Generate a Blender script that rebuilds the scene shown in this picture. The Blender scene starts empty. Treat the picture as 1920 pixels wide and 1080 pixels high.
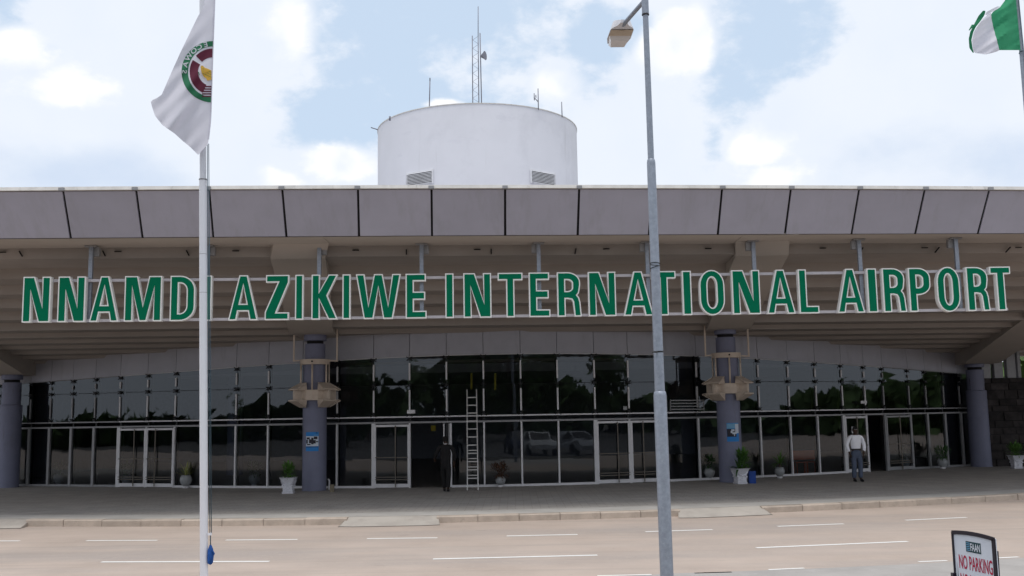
import bpy, bmesh, math, random
import numpy as np
from mathutils import Vector, Matrix
from mathutils.geometry import tessellate_polygon
random.seed(7); RN = random.Random(11)
S = bpy.context.scene
C = S.collection
PI = math.pi

# ------------------------------------------------------------ camera
F = 1900.0; EYE = 2.45; PITCH = math.atan(240/1900.0); ROLL = -0.0165
cam = bpy.data.cameras.new('camera'); cam.sensor_width = 36; cam.lens = 36*F/1920
cam.clip_start = .1; cam.clip_end = 3000
co = bpy.data.objects.new('camera', cam); C.objects.link(co); S.camera = co
RM = Matrix.Rotation(PI/2+PITCH, 3, 'X') @ Matrix.Rotation(ROLL, 3, 'Z')
co.location = (0, 0, EYE); co.rotation_euler = RM.to_euler()
def ray(x, y): return RM @ Vector((x-960, 540-y, -F))
def at(x, y, d):                      # point seen at photo pixel x,y at depth Y=d
    r = ray(x, y); return Vector((r.x*d/r.y, d, EYE+r.z*d/r.y))
def hit(x, y, z):                     # point seen at photo pixel x,y on the level z
    r = ray(x, y); t = (z-EYE)/r.z; return Vector((r.x*t, r.y*t, z))

# ------------------------------------------------------------ world, sun, exposure
W = bpy.data.worlds.new('World'); S.world = W; W.use_nodes = True
nt = W.node_tree; nt.nodes.clear()
def N(t, nt=None, **k):
    n = (nt or globals()['nt']).nodes.new(t)
    for a, v in k.items(): setattr(n, a, v)
    return n
def build_sky():
    L = nt.links.new
    SUN_EL, SUN_AZ = math.radians(77), math.radians(185)
    sky = N('ShaderNodeTexSky', sky_type='NISHITA', sun_disc=False, sun_elevation=SUN_EL, sun_rotation=SUN_AZ,
            air_density=1.0, dust_density=1.2, ozone_density=1.4)
    out = N('ShaderNodeOutputWorld')
    tc = N('ShaderNodeTexCoord'); sep = N('ShaderNodeSeparateXYZ'); L(tc.outputs['Generated'], sep.inputs[0])
    def M(op, a, b=None, c=None):
        n = N('ShaderNodeMath', operation=op)
        for i, v in enumerate((a, b, c)):
            if v is None: continue
            if isinstance(v, (int, float)): n.inputs[i].default_value = v
            else: L(v, n.inputs[i])
        return n.outputs[0]
    X, Y, Z = sep.outputs
    az = M('ARCTAN2', X, Y); el = M('ARCSINE', Z)
    def noise(scale, detail, rough=.5, off=(0, 0, 0), stretch=1.6):
        mp = N('ShaderNodeMapping'); mp.inputs['Scale'].default_value = (1, 1, stretch); mp.inputs['Location'].default_value = off
        L(tc.outputs['Generated'], mp.inputs[0])
        n = N('ShaderNodeTexNoise'); n.inputs['Scale'].default_value = scale; n.inputs['Detail'].default_value = detail
        n.inputs['Roughness'].default_value = rough; L(mp.outputs[0], n.inputs['Vector']); return n.outputs['Fac']
    n1 = noise(9, 6, .55); n2 = noise(26, 5, .6, (3, 1, 2)); n3 = noise(3.2, 3, .5, (5, 2, 8)); n4 = noise(14, 4, .5, (9, 4, 1), 1.0)
    wob = M('ADD', M('MULTIPLY', M('SUBTRACT', n1, .5), .9), M('MULTIPLY', M('SUBTRACT', n2, .5), .55))
    def blob(x, y, rx, ry, amp=1.0):
        r = ray(x, y); a0 = math.atan2(r.x, r.y); e0 = math.asin(r.z/r.length)
        dx = M('DIVIDE', M('SUBTRACT', az, a0), rx/F); dy = M('DIVIDE', M('SUBTRACT', el, e0), ry/F)
        d = M('SQRT', M('ADD', M('MULTIPLY', dx, dx), M('MULTIPLY', dy, dy)))
        return M('MULTIPLY', M('MAXIMUM', M('SUBTRACT', 1.25, M('MULTIPLY', d, .5)), 0), amp)
    def union(bl):
        v = bl[0]
        for b in bl[1:]: v = M('MAXIMUM', v, b)
        return v
    def step(v, lo, hi):
        m = N('ShaderNodeMapRange', interpolation_type='SMOOTHSTEP'); m.inputs['From Min'].default_value = lo; m.inputs['From Max'].default_value = hi
        L(v, m.inputs['Value']); return m.outputs['Result']
    blue = union([blob(745, 130, 165, 190), blob(620, 205, 70, 70), blob(900, 40, 190, 120), blob(1110, 70, 80, 80, .95),
                  blob(1440, 40, 105, 110, .95), blob(1370, 180, 60, 110, .85), blob(1340, 260, 30, 50, .85), blob(0, 5, 60, 50, .85),
                  blob(80, 92, 30, 25, .72)])
    gen = M('MULTIPLY', step(n3, .52, .66), .95)      # clear patches elsewhere in the sky
    infr = step(blob(960, 300, 1150, 620), .35, .75)
    gen = M('MULTIPLY', gen, M('SUBTRACT', 1, infr))
    bmask = step(M('ADD', M('MAXIMUM', blue, gen), M('MULTIPLY', wob, 1.6)), .56, .98)
    puff = union([blob(1290, 70, 48, 62), blob(1240, 110, 50, 40), blob(1425, 275, 62, 46), blob(1440, 335, 90, 40, .9), blob(640, 310, 80, 34), blob(520, 340, 60, 30, .9),
                  blob(540, 60, 60, 90, .8), blob(40, 90, 60, 40, .85), blob(120, 170, 90, 40, .8), blob(1040, 150, 60, 40, .85), blob(830, 196, 40, 14, .9)])
    pmask = step(M('ADD', puff, M('MULTIPLY', wob, 1.1)), .62, .90)
    shade = union([blob(90, 330, 230, 55, .9), blob(1880, 290, 120, 60, .9), blob(1620, 290, 110, 50, .65)])
    smask = step(M('ADD', shade, M('MULTIPLY', M('SUBTRACT', n1, .5), 1.4)), .4, 1.15)
    pmask2 = M('MULTIPLY', pmask, step(n4, .3, .62))
    def mix(f, a, b):
        m = N('ShaderNodeMix', data_type='RGBA')
        if isinstance(f, (int, float)): m.inputs[0].default_value = f
        else: L(f, m.inputs[0])
        for i, v in ((6, a), (7, b)):
            if isinstance(v, tuple): m.inputs[i].default_value = v+(1,)
            else: L(v, m.inputs[i])
        return m.outputs[2]
    cl = mix(M('MULTIPLY', n4, .8), (.80, .87, .98), (.91, .95, 1.02))
    cl = mix(smask, cl, (.66, .76, .92))
    cl = mix(pmask2, cl, (1.06, 1.06, 1.08))
    b1 = N('ShaderNodeBackground'); b1.inputs[1].default_value = .10
    L(mix(.84, sky.outputs[0], (5.7, 6.9, 8.4)), b1.inputs[0])      # clear sky seen through high thin haze
    b2 = N('ShaderNodeBackground'); b2.inputs[1].default_value = .87; L(cl, b2.inputs[0])
    keep = M('MAXIMUM', pmask, 0.0)
    bm2 = M('MULTIPLY', bmask, M('SUBTRACT', 1, keep))
    ms = N('ShaderNodeMixShader'); L(bm2, ms.inputs[0]); L(b2.outputs[0], ms.inputs[1]); L(b1.outputs[0], ms.inputs[2])
    L(ms.outputs[0], out.inputs[0])
    sl = bpy.data.lights.new('sun', 'SUN'); sl.energy = 1.5; sl.angle = math.radians(18); sl.color = (1, .96, .9)
    so = bpy.data.objects.new('sun', sl); C.objects.link(so)
    d = Vector((math.sin(SUN_AZ)*math.cos(SUN_EL), math.cos(SUN_AZ)*math.cos(SUN_EL), math.sin(SUN_EL)))
    so.rotation_euler = d.to_track_quat('Z', 'Y').to_euler(); so.location = d*60
build_sky()
S.view_settings.view_transform = 'Standard'; S.view_settings.look = 'None'
S.view_settings.exposure = 0.22; S.view_settings.gamma = 1
S.render.engine = 'CYCLES'
cy = S.cycles; cy.max_bounces = 8; cy.diffuse_bounces = 4; cy.glossy_bounces = 3; cy.transparent_max_bounces = 12; cy.transmission_bounces = 4
cy.caustics_reflective = False; cy.caustics_refractive = False

# ------------------------------------------------------------ materials
def mat(name, col, rough=.7, metal=0, var=.10, scale=6, bump=.15, bscale=40, spec=.4, col2=None, wear=None, stretch=(1, 1, 1), rnd=0, cloth=0):
    m = bpy.data.materials.new(name); m.use_nodes = True; t = m.node_tree; L = t.links.new
    p = t.nodes['Principled BSDF']; p.inputs['Roughness'].default_value = rough; p.inputs['Metallic'].default_value = metal
    p.inputs['Specular IOR Level'].default_value = spec
    tc = N('ShaderNodeTexCoord', t); mp = N('ShaderNodeMapping', t); mp.inputs['Scale'].default_value = stretch
    g = N('ShaderNodeNewGeometry', t); L(g.outputs['Position'], mp.inputs[0])
    n = N('ShaderNodeTexNoise', t); n.inputs['Scale'].default_value = scale; n.inputs['Detail'].default_value = 6; n.inputs['Roughness'].default_value = .6
    L(mp.outputs[0], n.inputs['Vector'])
    r = N('ShaderNodeValToRGB', t); r.color_ramp.elements[0].position = .3; r.color_ramp.elements[1].position = .7
    c2 = col2 or col
    r.color_ramp.elements[0].color = tuple(max(0, c*(1-var)) for c in col)+(1,)
    r.color_ramp.elements[1].color = tuple(c*(1+var) for c in c2)+(1,)
    L(n.outputs['Fac'], r.inputs[0]); colout = r.outputs[0]
    if wear and not isinstance(wear[0], tuple): wear = [wear]
    elif wear and not isinstance(wear[0][0], tuple): wear = [wear]
    for wear in (wear or []):           # (colour, scale, threshold, strength, stretch)
        mp2 = N('ShaderNodeMapping', t); mp2.inputs['Scale'].default_value = wear[4]; L(g.outputs['Position'], mp2.inputs[0])
        n2 = N('ShaderNodeTexNoise', t); n2.inputs['Scale'].default_value = wear[1]; n2.inputs['Detail'].default_value = 7; n2.inputs['Roughness'].default_value = .65
        L(mp2.outputs[0], n2.inputs['Vector'])
        mr = N('ShaderNodeMapRange', t); mr.inputs['From Min'].default_value = wear[2]; mr.inputs['From Max'].default_value = wear[2]+.18; mr.inputs['To Max'].default_value = wear[3]
        L(n2.outputs['Fac'], mr.inputs['Value'])
        mx = N('ShaderNodeMix', t, data_type='RGBA'); L(mr.outputs[0], mx.inputs[0]); L(colout, mx.inputs[6]); mx.inputs[7].default_value = wear[0]+(1,)
        colout = mx.outputs[2]
    if rnd:
        oi = N('ShaderNodeObjectInfo', t); mr = N('ShaderNodeMapRange', t); mr.inputs['To Min'].default_value = 1-rnd; mr.inputs['To Max'].default_value = 1+rnd
        L(oi.outputs['Random'], mr.inputs['Value']); hv = N('ShaderNodeHueSaturation', t); L(mr.outputs[0], hv.inputs['Value']); L(colout, hv.inputs['Color']); colout = hv.outputs[0]
    L(colout, p.inputs['Base Color'])
    if cloth:                           # thin cloth lets light through
        tl = N('ShaderNodeBsdfTranslucent', t); L(colout, tl.inputs[0]); ms = N('ShaderNodeMixShader', t); ms.inputs[0].default_value = cloth
        L(p.outputs[0], ms.inputs[1]); L(tl.outputs[0], ms.inputs[2]); L(ms.outputs[0], t.nodes['Material Output'].inputs[0])
    if bump:
        nb = N('ShaderNodeTexNoise', t); nb.inputs['Scale'].default_value = bscale; nb.inputs['Detail'].default_value = 4; L(g.outputs['Position'], nb.inputs['Vector'])
        b = N('ShaderNodeBump', t); b.inputs['Strength'].default_value = bump; b.inputs['Distance'].default_value = .01
        L(nb.outputs['Fac'], b.inputs['Height']); L(b.outputs[0], p.inputs['Normal'])
    return m
M_ = {}
M_['road'] = mat('dusty_asphalt', (.46, .375, .32), .9, var=.07, scale=.5, bump=.5, bscale=60, col2=(.485, .40, .345), spec=.2,
                 wear=[((.37, .325, .30), .22, .48, .75, (.35, 1.6, 1)), ((.48, .41, .35), 8, .54, .7, (1, 1, 1)), ((.29, .25, .22), 11, .60, .7, (1, 1, 1)),
                       ((.32, .28, .25), .5, .52, .5, (.10, 3.2, 1)), ((.22, .19, .17), 1.4, .64, .6, (.7, 1, 1)), ((.50, .44, .39), .8, .60, .5, (.3, 1, 1))])
M_['lower'] = mat('worn_grey_apron', (.39, .365, .345), .9, var=.1, scale=1.2, bump=.4, bscale=50, spec=.2, wear=[((.50, .48, .47), 2.5, .58, .7, (1, 1, 1)), ((.25, .235, .22), 9, .6, .7, (1, 1, 1))])
M_['tarmac'] = mat('dark_tarmac', (.10, .095, .09), .9, var=.15, scale=1, spec=.2)
M_['earth'] = mat('dry_earth', (.16, .15, .09), .95, var=.15, scale=.2)
M_['kerb'] = mat('kerb_concrete', (.47, .395, .33), .9, var=.16, scale=3, bump=.5, bscale=40, wear=[((.30, .25, .2), 4, .58, .5, (1, 1, 1)), ((.24, .2, .17), 9, .6, .6, (1, 1, 1))], rnd=.07)
M_['ramp'] = mat('ramp_concrete', (.455, .415, .37), .9, var=.07, scale=2, bump=.3, wear=[((.34, .30, .27), 1.3, .5, .7, (1, 1, 1)), ((.28, .25, .22), 9, .6, .6, (1, 1, 1))])
M_['strip'] = mat('pale_sunlit_concrete', (.43, .41, .385), .9, var=.08, scale=2, bump=.4, wear=[((.33, .31, .29), 1.1, .5, .8, (.5, 2.5, 1)), ((.52, .50, .48), 3.5, .58, .8, (.4, 2, 1)), ((.27, .25, .23), 9, .6, .6, (1, 1, 1))])  # concrete edge whose pale tone also stands in for sunlight by the kerb
M_['line'] = mat('road_paint', (.84, .83, .80), .7, var=.05, scale=8, wear=((.5, .43, .37), 9, .6, .6, (1, 1, 1)))
M_['fascia'] = mat('grey_fascia_panel', (.40, .40, .48), .75, var=.05, scale=1.2, bump=.06, bscale=120, wear=[((.34, .34, .39), 1.0, .52, .6, (3, 1, .35)), ((.27, .26, .28), 2.2, .62, .45, (5, 1, .18))], rnd=.045)
M_['coping'] = mat('pale_coping', (.66, .64, .61), .8, var=.12, scale=3, wear=((.25, .24, .22), 5, .58, .7, (1, 1, .3)))
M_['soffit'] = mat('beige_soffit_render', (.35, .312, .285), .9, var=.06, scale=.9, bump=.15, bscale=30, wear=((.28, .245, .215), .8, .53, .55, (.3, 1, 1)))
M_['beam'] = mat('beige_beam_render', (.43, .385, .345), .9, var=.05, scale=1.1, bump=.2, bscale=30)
M_['gap'] = mat('dark_joint', (.015, .014, .016), .9, bump=0)
M_['header'] = mat('pale_grey_cladding', (.42, .42, .47), .6, var=.05, scale=2, bump=.05, rnd=.05, wear=((.28, .27, .3), 1.5, .56, .5, (2, 1, .4)))
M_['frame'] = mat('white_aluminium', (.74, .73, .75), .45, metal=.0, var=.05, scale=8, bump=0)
M_['frame_dull'] = mat('dull_aluminium', (.30, .30, .31), .5, metal=.2, var=.08, scale=8, bump=0)  # also colours the end bay frames to imitate deep shade
M_['bar'] = mat('bronze_bar', (.16, .14, .12), .4, metal=.5, bump=0)
M_['dark'] = mat('dark_fitting', (.03, .03, .032), .4, metal=.5, bump=0)
M_['column'] = mat('blue_grey_column_paint', (.185, .195, .28), .55, var=.06, scale=3, bump=.2, bscale=30, wear=[((.14, .14, .18), 2, .55, .5, (1, 1, .4)), ((.27, .27, .33), 7, .62, .5, (1, 1, .5)), ((.10, .095, .10), 5, .62, .5, (2, 2, .25))])
M_['cream'] = mat('cream_painted_steel', (.62, .52, .43), .5, var=.07, scale=6, bump=.1, wear=((.30, .2, .14), 6, .62, .7, (1, 1, 1)))
M_['tower'] = mat('white_tower_paint', (.74, .74, .79), .85, var=.03, scale=.5, bump=.15, bscale=12, wear=[((.62, .62, .67), .35, .53, .6, (1, 1, .7)), ((.50, .49, .50), 1.1, .62, .5, (1.6, 1.6, .12)), ((.64, .64, .70), .9, .6, .7, (.5, .5, 1.2))])
M_['louvre'] = mat('louvre_white', (.70, .70, .73), .6, bump=0)
M_['ant'] = mat('antenna_grey', (.20, .20, .24), .5, metal=.5, bump=0)
M_['green'] = mat('green_letter_face', (.002, .17, .085), .6, var=.04, scale=3, bump=0, spec=.05)
M_['white'] = mat('white_letter_body', (.94, .95, .93), .5, var=.02, scale=4, bump=0)
M_['rail'] = mat('sign_rail', (.52, .50, .53), .5, var=.06, bump=0)
M_['galv'] = mat('galvanised_steel', (.30, .33, .385), .5, metal=.45, var=.14, scale=14, bump=.1, bscale=60, wear=((.42, .45, .50), 22, .56, .6, (1, 1, 1)))
M_['polewhite'] = mat('white_pole_paint', (.75, .755, .80), .4, var=.03, scale=3, bump=.03, wear=((.45, .44, .44), 9, .62, .6, (1, 1, .25)))
M_['rope'] = mat('halyard_rope', (.06, .10, .13), .8, bump=0)
M_['bluecloth'] = mat('blue_cloth', (.01, .07, .28), .8, var=.3, scale=30, bump=.5)
M_['bluepl'] = mat('blue_plastic', (.012, .06, .30), .4, bump=0)
M_['silver'] = mat('silver_paint', (.78, .78, .84), .3, metal=.25, var=.1, scale=20, bump=.3, bscale=50)
M_['urn'] = mat('grey_glazed_urn', (.34, .35, .36), .35, var=.15, scale=12, bump=.1)
M_['soil'] = mat('soil', (.05, .035, .025), 1)
M_['leaf'] = mat('leaf_green', (.10, .22, .045), .55, var=.35, scale=9, bump=0)
M_['leaf_d'] = mat('leaf_dark_green', (.05, .12, .035), .5, var=.35, scale=9, bump=0)
M_['leaf_y'] = mat('leaf_yellow_green', (.34, .36, .13), .55, var=.3, scale=9, bump=0)
M_['leaf_r'] = mat('leaf_bronze', (.13, .07, .045), .55, var=.35, scale=12, bump=0)
M_['tree1'] = mat('tree_foliage', (.075, .13, .035), .7, var=.4, scale=1.5, bump=0)
M_['bark'] = mat('bark', (.12, .09, .065), .95, var=.3, scale=5, bump=.6, bscale=15)
M_['stone'] = mat('dark_stone_cladding', (.035, .030, .030), .9, rnd=.35, var=.5, scale=3.5, bump=.9, bscale=8)
M_['inwall'] = mat('interior_wall', (.30, .30, .34), .9, bump=0)
M_['infloor'] = mat('interior_floor', (.22, .2, .185), .35, bump=0)
M_['yellow'] = mat('yellow_plastic', (.55, .42, .03), .6, bump=0)
M_['skin'] = mat('dark_skin', (.055, .028, .018), .55, var=.1, bump=0)
M_['hair'] = mat('black_hair', (.008, .007, .007), .9, bump=.4)
M_['shirt'] = mat('white_shirt_cloth', (.92, .92, .97), .85, var=.03, scale=10, bump=.3, bscale=25)
M_['denim'] = mat('grey_blue_trousers', (.085, .105, .155), .9, var=.15, scale=14, bump=.3)
M_['suit'] = mat('black_suit_cloth', (.012, .011, .012), .9, var=.2, scale=14, bump=.3)
M_['shoe'] = mat('black_leather', (.01, .01, .011), .35, bump=0)
M_['flagwhite'] = mat('white_flag_cloth', (.80, .79, .86), .9, var=.02, scale=2, bump=.15, bscale=200, cloth=.32)
M_['emgreen'] = mat('emblem_green', (.02, .16, .075), .8, var=.05, bump=0)
M_['maroon'] = mat('emblem_maroon', (.11, .012, .035), .8, var=.05, bump=0)
M_['gold'] = mat('emblem_gold', (.60, .36, .05), .8, var=.05, bump=0)
M_['flaggreen'] = mat('green_flag_cloth', (.05, .34, .17), .85, var=.06, scale=5, bump=.1, cloth=.38)
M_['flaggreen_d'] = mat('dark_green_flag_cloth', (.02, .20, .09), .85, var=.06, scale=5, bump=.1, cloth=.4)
M_['signwhite'] = mat('sign_face', (.78, .80, .86), .5, var=.02, bump=0)
M_['signblack'] = mat('sign_black_frame', (.012, .008, .02), .35, bump=0)
M_['signred'] = mat('sign_red_paint', (.50, .01, .06), .6, var=.05, bump=0)
M_['signteal'] = mat('sign_logo_green', (.008, .05, .06), .6, bump=0)
M_['posterblue'] = mat('poster_blue', (.02, .22, .60), .5, var=.08, bump=0)
M_['posterpale'] = mat('poster_pale', (.60, .66, .74), .5, var=.1, scale=30, bump=0)
M_['posterdark'] = mat('poster_dark', (.02, .018, .03), .5, bump=0)
M_['posterlblue'] = mat('poster_light_blue', (.16, .38, .58), .5, bump=0)
M_['box'] = mat('brown_block', (.20, .17, .12), .9, var=.15, scale=12)
M_['lamphouse'] = mat('lamp_housing', (.70, .69, .72), .5, bump=0)
M_['lampunder'] = mat('lamp_reflector', (.52, .43, .33), .45, bump=0, var=.05)
M_['lampbowl'] = mat('lamp_bowl', (.80, .77, .76), .25, bump=0, var=.04)
M_['orange'] = mat('orange_plastic', (.50, .09, .02), .5, bump=0)
M_['carred'] = mat('dark_blue_car_paint', (.03, .04, .08), .25, bump=0)
M_['carsilver'] = mat('silver_car_paint', (.45, .46, .48), .25, metal=.3, bump=0)
M_['carwhite'] = mat('white_car_paint', (.65, .65, .65), .25, bump=0)
M_['tyre'] = mat('tyre_rubber', (.02, .02, .02), .9, bump=0)
M_['brass'] = mat('ladder_aluminium', (.62, .61, .60), .4, metal=.3, var=.06, bump=0)

def paving():
    m = mat('paving', (.36, .335, .31), .9, var=.12, scale=1.3, bump=.3, bscale=30, wear=[((.42, .39, .36), 1.2, .52, .6, (.5, 2.2, 1)), ((.19, .17, .155), 2.2, .6, .5, (1, 1, 1)), ((.46, .43, .40), 8, .6, .7, (1, 1, 1))])
    t = m.node_tree; L = t.links.new; p = t.nodes['Principled BSDF']
    src = p.inputs['Base Color'].links[0].from_socket
    g = N('ShaderNodeNewGeometry', t); b = N('ShaderNodeTexBrick', t)
    b.inputs['Scale'].default_value = 1.0; b.inputs['Brick Width'].default_value = .42; b.inputs['Row Height'].default_value = .21; b.inputs['Mortar Size'].default_value = .012
    b.inputs['Color1'].default_value = (1.12, 1.1, 1.08, 1); b.inputs['Color2'].default_value = (.82, .84, .86, 1); b.inputs['Mortar'].default_value = (.45, .43, .4, 1)
    L(g.outputs['Position'], b.inputs['Vector'])
    mx = N('ShaderNodeMix', t, data_type='RGBA', blend_type='MULTIPLY'); mx.inputs[0].default_value = .45
    L(src, mx.inputs[6]); L(b.outputs['Color'], mx.inputs[7]); L(mx.outputs[2], p.inputs['Base Color'])
    return m
M_['paving'] = paving()
def glass():
    m = bpy.data.materials.new('tinted_window_glass'); m.use_nodes = True; t = m.node_tree; t.nodes.clear(); L = t.links.new
    o = N('ShaderNodeOutputMaterial', t); mx = N('ShaderNodeMixShader', t); tr = N('ShaderNodeBsdfTransparent', t); gl = N('ShaderNodeBsdfGlossy', t)
    tr.inputs[0].default_value = (.60, .64, .68, 1); gl.inputs['Roughness'].default_value = .015; gl.inputs[0].default_value = (.9, .95, 1, 1)
    fr = N('ShaderNodeFresnel', t); fr.inputs[0].default_value = 1.6
    mm = N('ShaderNodeMath', t, operation='MULTIPLY'); mm.inputs[1].default_value = 1.05; mm.use_clamp = True
    g = N('ShaderNodeNewGeometry', t); n = N('ShaderNodeTexNoise', t); n.inputs['Scale'].default_value = 1.1; n.inputs['Detail'].default_value = 1
    L(g.outputs['Position'], n.inputs['Vector'])
    b = N('ShaderNodeBump', t); b.inputs['Strength'].default_value = .14; b.inputs['Distance'].default_value = .01
    L(n.outputs['Fac'], b.inputs['Height']); L(b.outputs[0], gl.inputs['Normal'])
    L(fr.outputs[0], mm.inputs[0]); L(mm.outputs[0], mx.inputs[0]); L(tr.outputs[0], mx.inputs[1]); L(gl.outputs[0], mx.inputs[2]); L(mx.outputs[0], o.inputs[0])
    return m
M_['glass'] = glass()

# ------------------------------------------------------------ helpers
ORG = {}
def _props(o, label=None, cat=None, group=None, kind=None):
    if label: o['label'] = label
    if cat: o['category'] = cat
    if group: o['group'] = group
    if kind: o['kind'] = kind
    return o
def thing(name, loc, label, cat, group=None):
    o = bpy.data.objects.new(name, None); C.objects.link(o); o.location = loc; o.empty_display_size = .2
    ORG[o.name] = Vector(loc); return _props(o, label, cat, group)
def alathe(m, ax, prof, n=24, cap=True):
    vs = []; fs = []
    for i, (r, z) in enumerate(prof):
        c = ax(z)
        for k in range(n): a = 2*PI*k/n; vs.append(c+Vector((r*math.cos(a), r*math.sin(a), 0)))
        if i:
            for k in range(n): fs.append(((i-1)*n+k, (i-1)*n+(k+1) % n, i*n+(k+1) % n, i*n+k))
    if cap: fs.append(tuple(range(n))[::-1]); fs.append(tuple((len(prof)-1)*n+k for k in range(n)))
    m.smooth = True; m.add(vs, fs)
class MB:
    def __init__(s): s.v = []; s.f = []; s.smooth = False
    def add(s, vs, fs):
        k = len(s.v); s.v += [Vector(v) for v in vs]; s.f += [tuple(i+k for i in f) for f in fs]; return s
    def hexa(s, p):                    # 8 points: 4 bottom ring, 4 top ring
        return s.add(p, [(3, 2, 1, 0), (4, 5, 6, 7), (0, 1, 5, 4), (1, 2, 6, 5), (2, 3, 7, 6), (3, 0, 4, 7)])
    def box(s, c, d, rz=0, tilt=None):
        R = Matrix.Rotation(rz, 3, 'Z')
        if tilt is not None: R = R @ tilt
        h = [x/2 for x in d]
        P = [R @ Vector((x*h[0], y*h[1], z*h[2])) + Vector(c) for z in (-1, 1) for x, y in ((-1, -1), (1, -1), (1, 1), (-1, 1))]
        return s.hexa(P)
    def bar(s, a, b, w, t=None, up=Vector((0, 0, 1))):     # rectangular bar a->b
        a, b = Vector(a), Vector(b); d = (b-a).normalized(); t = t or w
        if abs(d.dot(up)) > .98: up = Vector((0, 1, 0))
        x = d.cross(up).normalized(); y = x.cross(d)
        P = [q+x*i*w/2+y*j*t/2 for q in (a, b) for i, j in ((-1, -1), (1, -1), (1, 1), (-1, 1))]
        return s.hexa(P)
    def tube(s, pts, rs, n=12, cap=True):
        pts = [Vector(p) for p in pts]
        if not isinstance(rs, (list, tuple)): rs = [rs]*len(pts)
        vs = []; fs = []; prev = None
        for i, p in enumerate(pts):
            d = (pts[min(i+1, len(pts)-1)]-pts[max(i-1, 0)]).normalized()
            if prev is None:
                up = Vector((0, 0, 1)) if abs(d.z) < .9 else Vector((0, 1, 0)); x = d.cross(up).normalized()
            else: x = (prev - d*prev.dot(d)).normalized()
            prev = x; y = d.cross(x)
            for k in range(n):
                a = 2*PI*k/n; vs.append(p+(x*math.cos(a)+y*math.sin(a))*rs[i])
            if i:
                for k in range(n):
                    fs.append(((i-1)*n+k, (i-1)*n+(k+1) % n, i*n+(k+1) % n, i*n+k))
        if cap: fs.append(tuple(range(n))[::-1]); fs.append(tuple((len(pts)-1)*n+k for k in range(n)))
        s.smooth = True
        return s.add(vs, fs)
    def lathe(s, c, prof, n=24, cap=True):  # prof: (r,z)
        c = Vector(c); vs = []; fs = []
        for i, (r, z) in enumerate(prof):
            for k in range(n): a = 2*PI*k/n; vs.append(c+Vector((r*math.cos(a), r*math.sin(a), z)))
            if i:
                for k in range(n): fs.append(((i-1)*n+k, (i-1)*n+(k+1) % n, i*n+(k+1) % n, i*n+k))
        if cap: fs.append(tuple(range(n))[::-1]); fs.append(tuple((len(prof)-1)*n+k for k in range(n)))
        s.smooth = True
        return s.add(vs, fs)
    def build(s, name, m, parent=None, loc=None, **k):
        if parent is not None: o0 = ORG[parent.name]
        else: o0 = Vector(loc) if loc is not None else Vector((0, 0, 0))
        me = bpy.data.meshes.new(name); me.from_pydata([v-o0 for v in s.v], [], s.f); me.validate(); 
        me.materials.append(M_[m] if isinstance(m, str) else m)
        bm = bmesh.new(); bm.from_mesh(me); len(bm.faces) > 1 and bmesh.ops.recalc_face_normals(bm, faces=bm.faces)
        if s.smooth:
            for f in bm.faces: f.smooth = len(f.verts) <= 4
            for e in bm.edges:
                if len(e.link_faces) == 2 and e.calc_face_angle(0) > .7: e.smooth = False
        bm.to_mesh(me); bm.free()
        o = bpy.data.objects.new(name, me); C.objects.link(o)
        if parent is not None: o.parent = parent
        else: o.location = o0
        ORG[o.name] = o0
        return _props(o, **k)
def part(parent, name, m, fn):
    b = MB(); fn(b); return b.build(name, m, parent)
def copy_tree(o, loc=None, parent=None):
    c = o.copy(); C.objects.link(c); c.parent = parent
    if loc is not None: c.location = loc; ORG[c.name] = Vector(loc)
    for ch in list(o.children): copy_tree(ch, None, c)
    return c
def mesh_from_eval(ob, name, m):
    dg = bpy.context.evaluated_depsgraph_get(); dg.update()
    me = bpy.data.meshes.new_from_object(ob.evaluated_get(dg)); me.name = name; me.materials.clear(); me.materials.append(M_[m]); return me
def skin(name, m, parent, joints, edges, sub=2):
    o0 = ORG[parent.name]
    me = bpy.data.meshes.new('t'); me.from_pydata([Vector(j[0])-o0 for j in joints], edges, [])
    ob = bpy.data.objects.new('t', me); C.objects.link(ob)
    ob.modifiers.new('s', 'SKIN'); sm = ob.modifiers.new('u', 'SUBSURF'); sm.levels = sub; sm.render_levels = sub
    for i, j in enumerate(joints):
        r = j[1] if isinstance(j[1], tuple) else (j[1], j[1]); me.skin_vertices[0].data[i].radius = r
    me.skin_vertices[0].data[0].use_root = True
    r = mesh_from_eval(ob, name, m)
    for p in r.polygons: p.use_smooth = True
    bpy.data.objects.remove(ob); bpy.data.meshes.remove(me)
    o = bpy.data.objects.new(name, r); C.objects.link(o); o.parent = parent; ORG[o.name] = o0
    return o
def text_mesh(txt, size=1, bold=0.0):
    cu = bpy.data.curves.new('t', 'FONT'); cu.body = txt; cu.size = size; cu.offset = bold; cu.align_x = 'CENTER'; cu.align_y = 'CENTER'; cu.resolution_u = 3
    ob = bpy.data.objects.new('t', cu); C.objects.link(ob)
    dg = bpy.context.evaluated_depsgraph_get(); dg.update()
    me = bpy.data.meshes.new_from_object(ob.evaluated_get(dg))
    V = [v.co.copy() for v in me.vertices]; Fc = [tuple(p.vertices) for p in me.polygons]
    bpy.data.objects.remove(ob); bpy.data.meshes.remove(me); return V, Fc
def interp(xs, tab):
    a = np.array(tab, float); return np.interp(xs, a[:, 0], a[:, 1])
def poly(tab, deg):
    a = np.array(tab, float); c = np.polyfit((a[:, 0]-960)/960, a[:, 1], deg); return lambda x: float(np.polyval(c, (x-960)/960))

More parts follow.
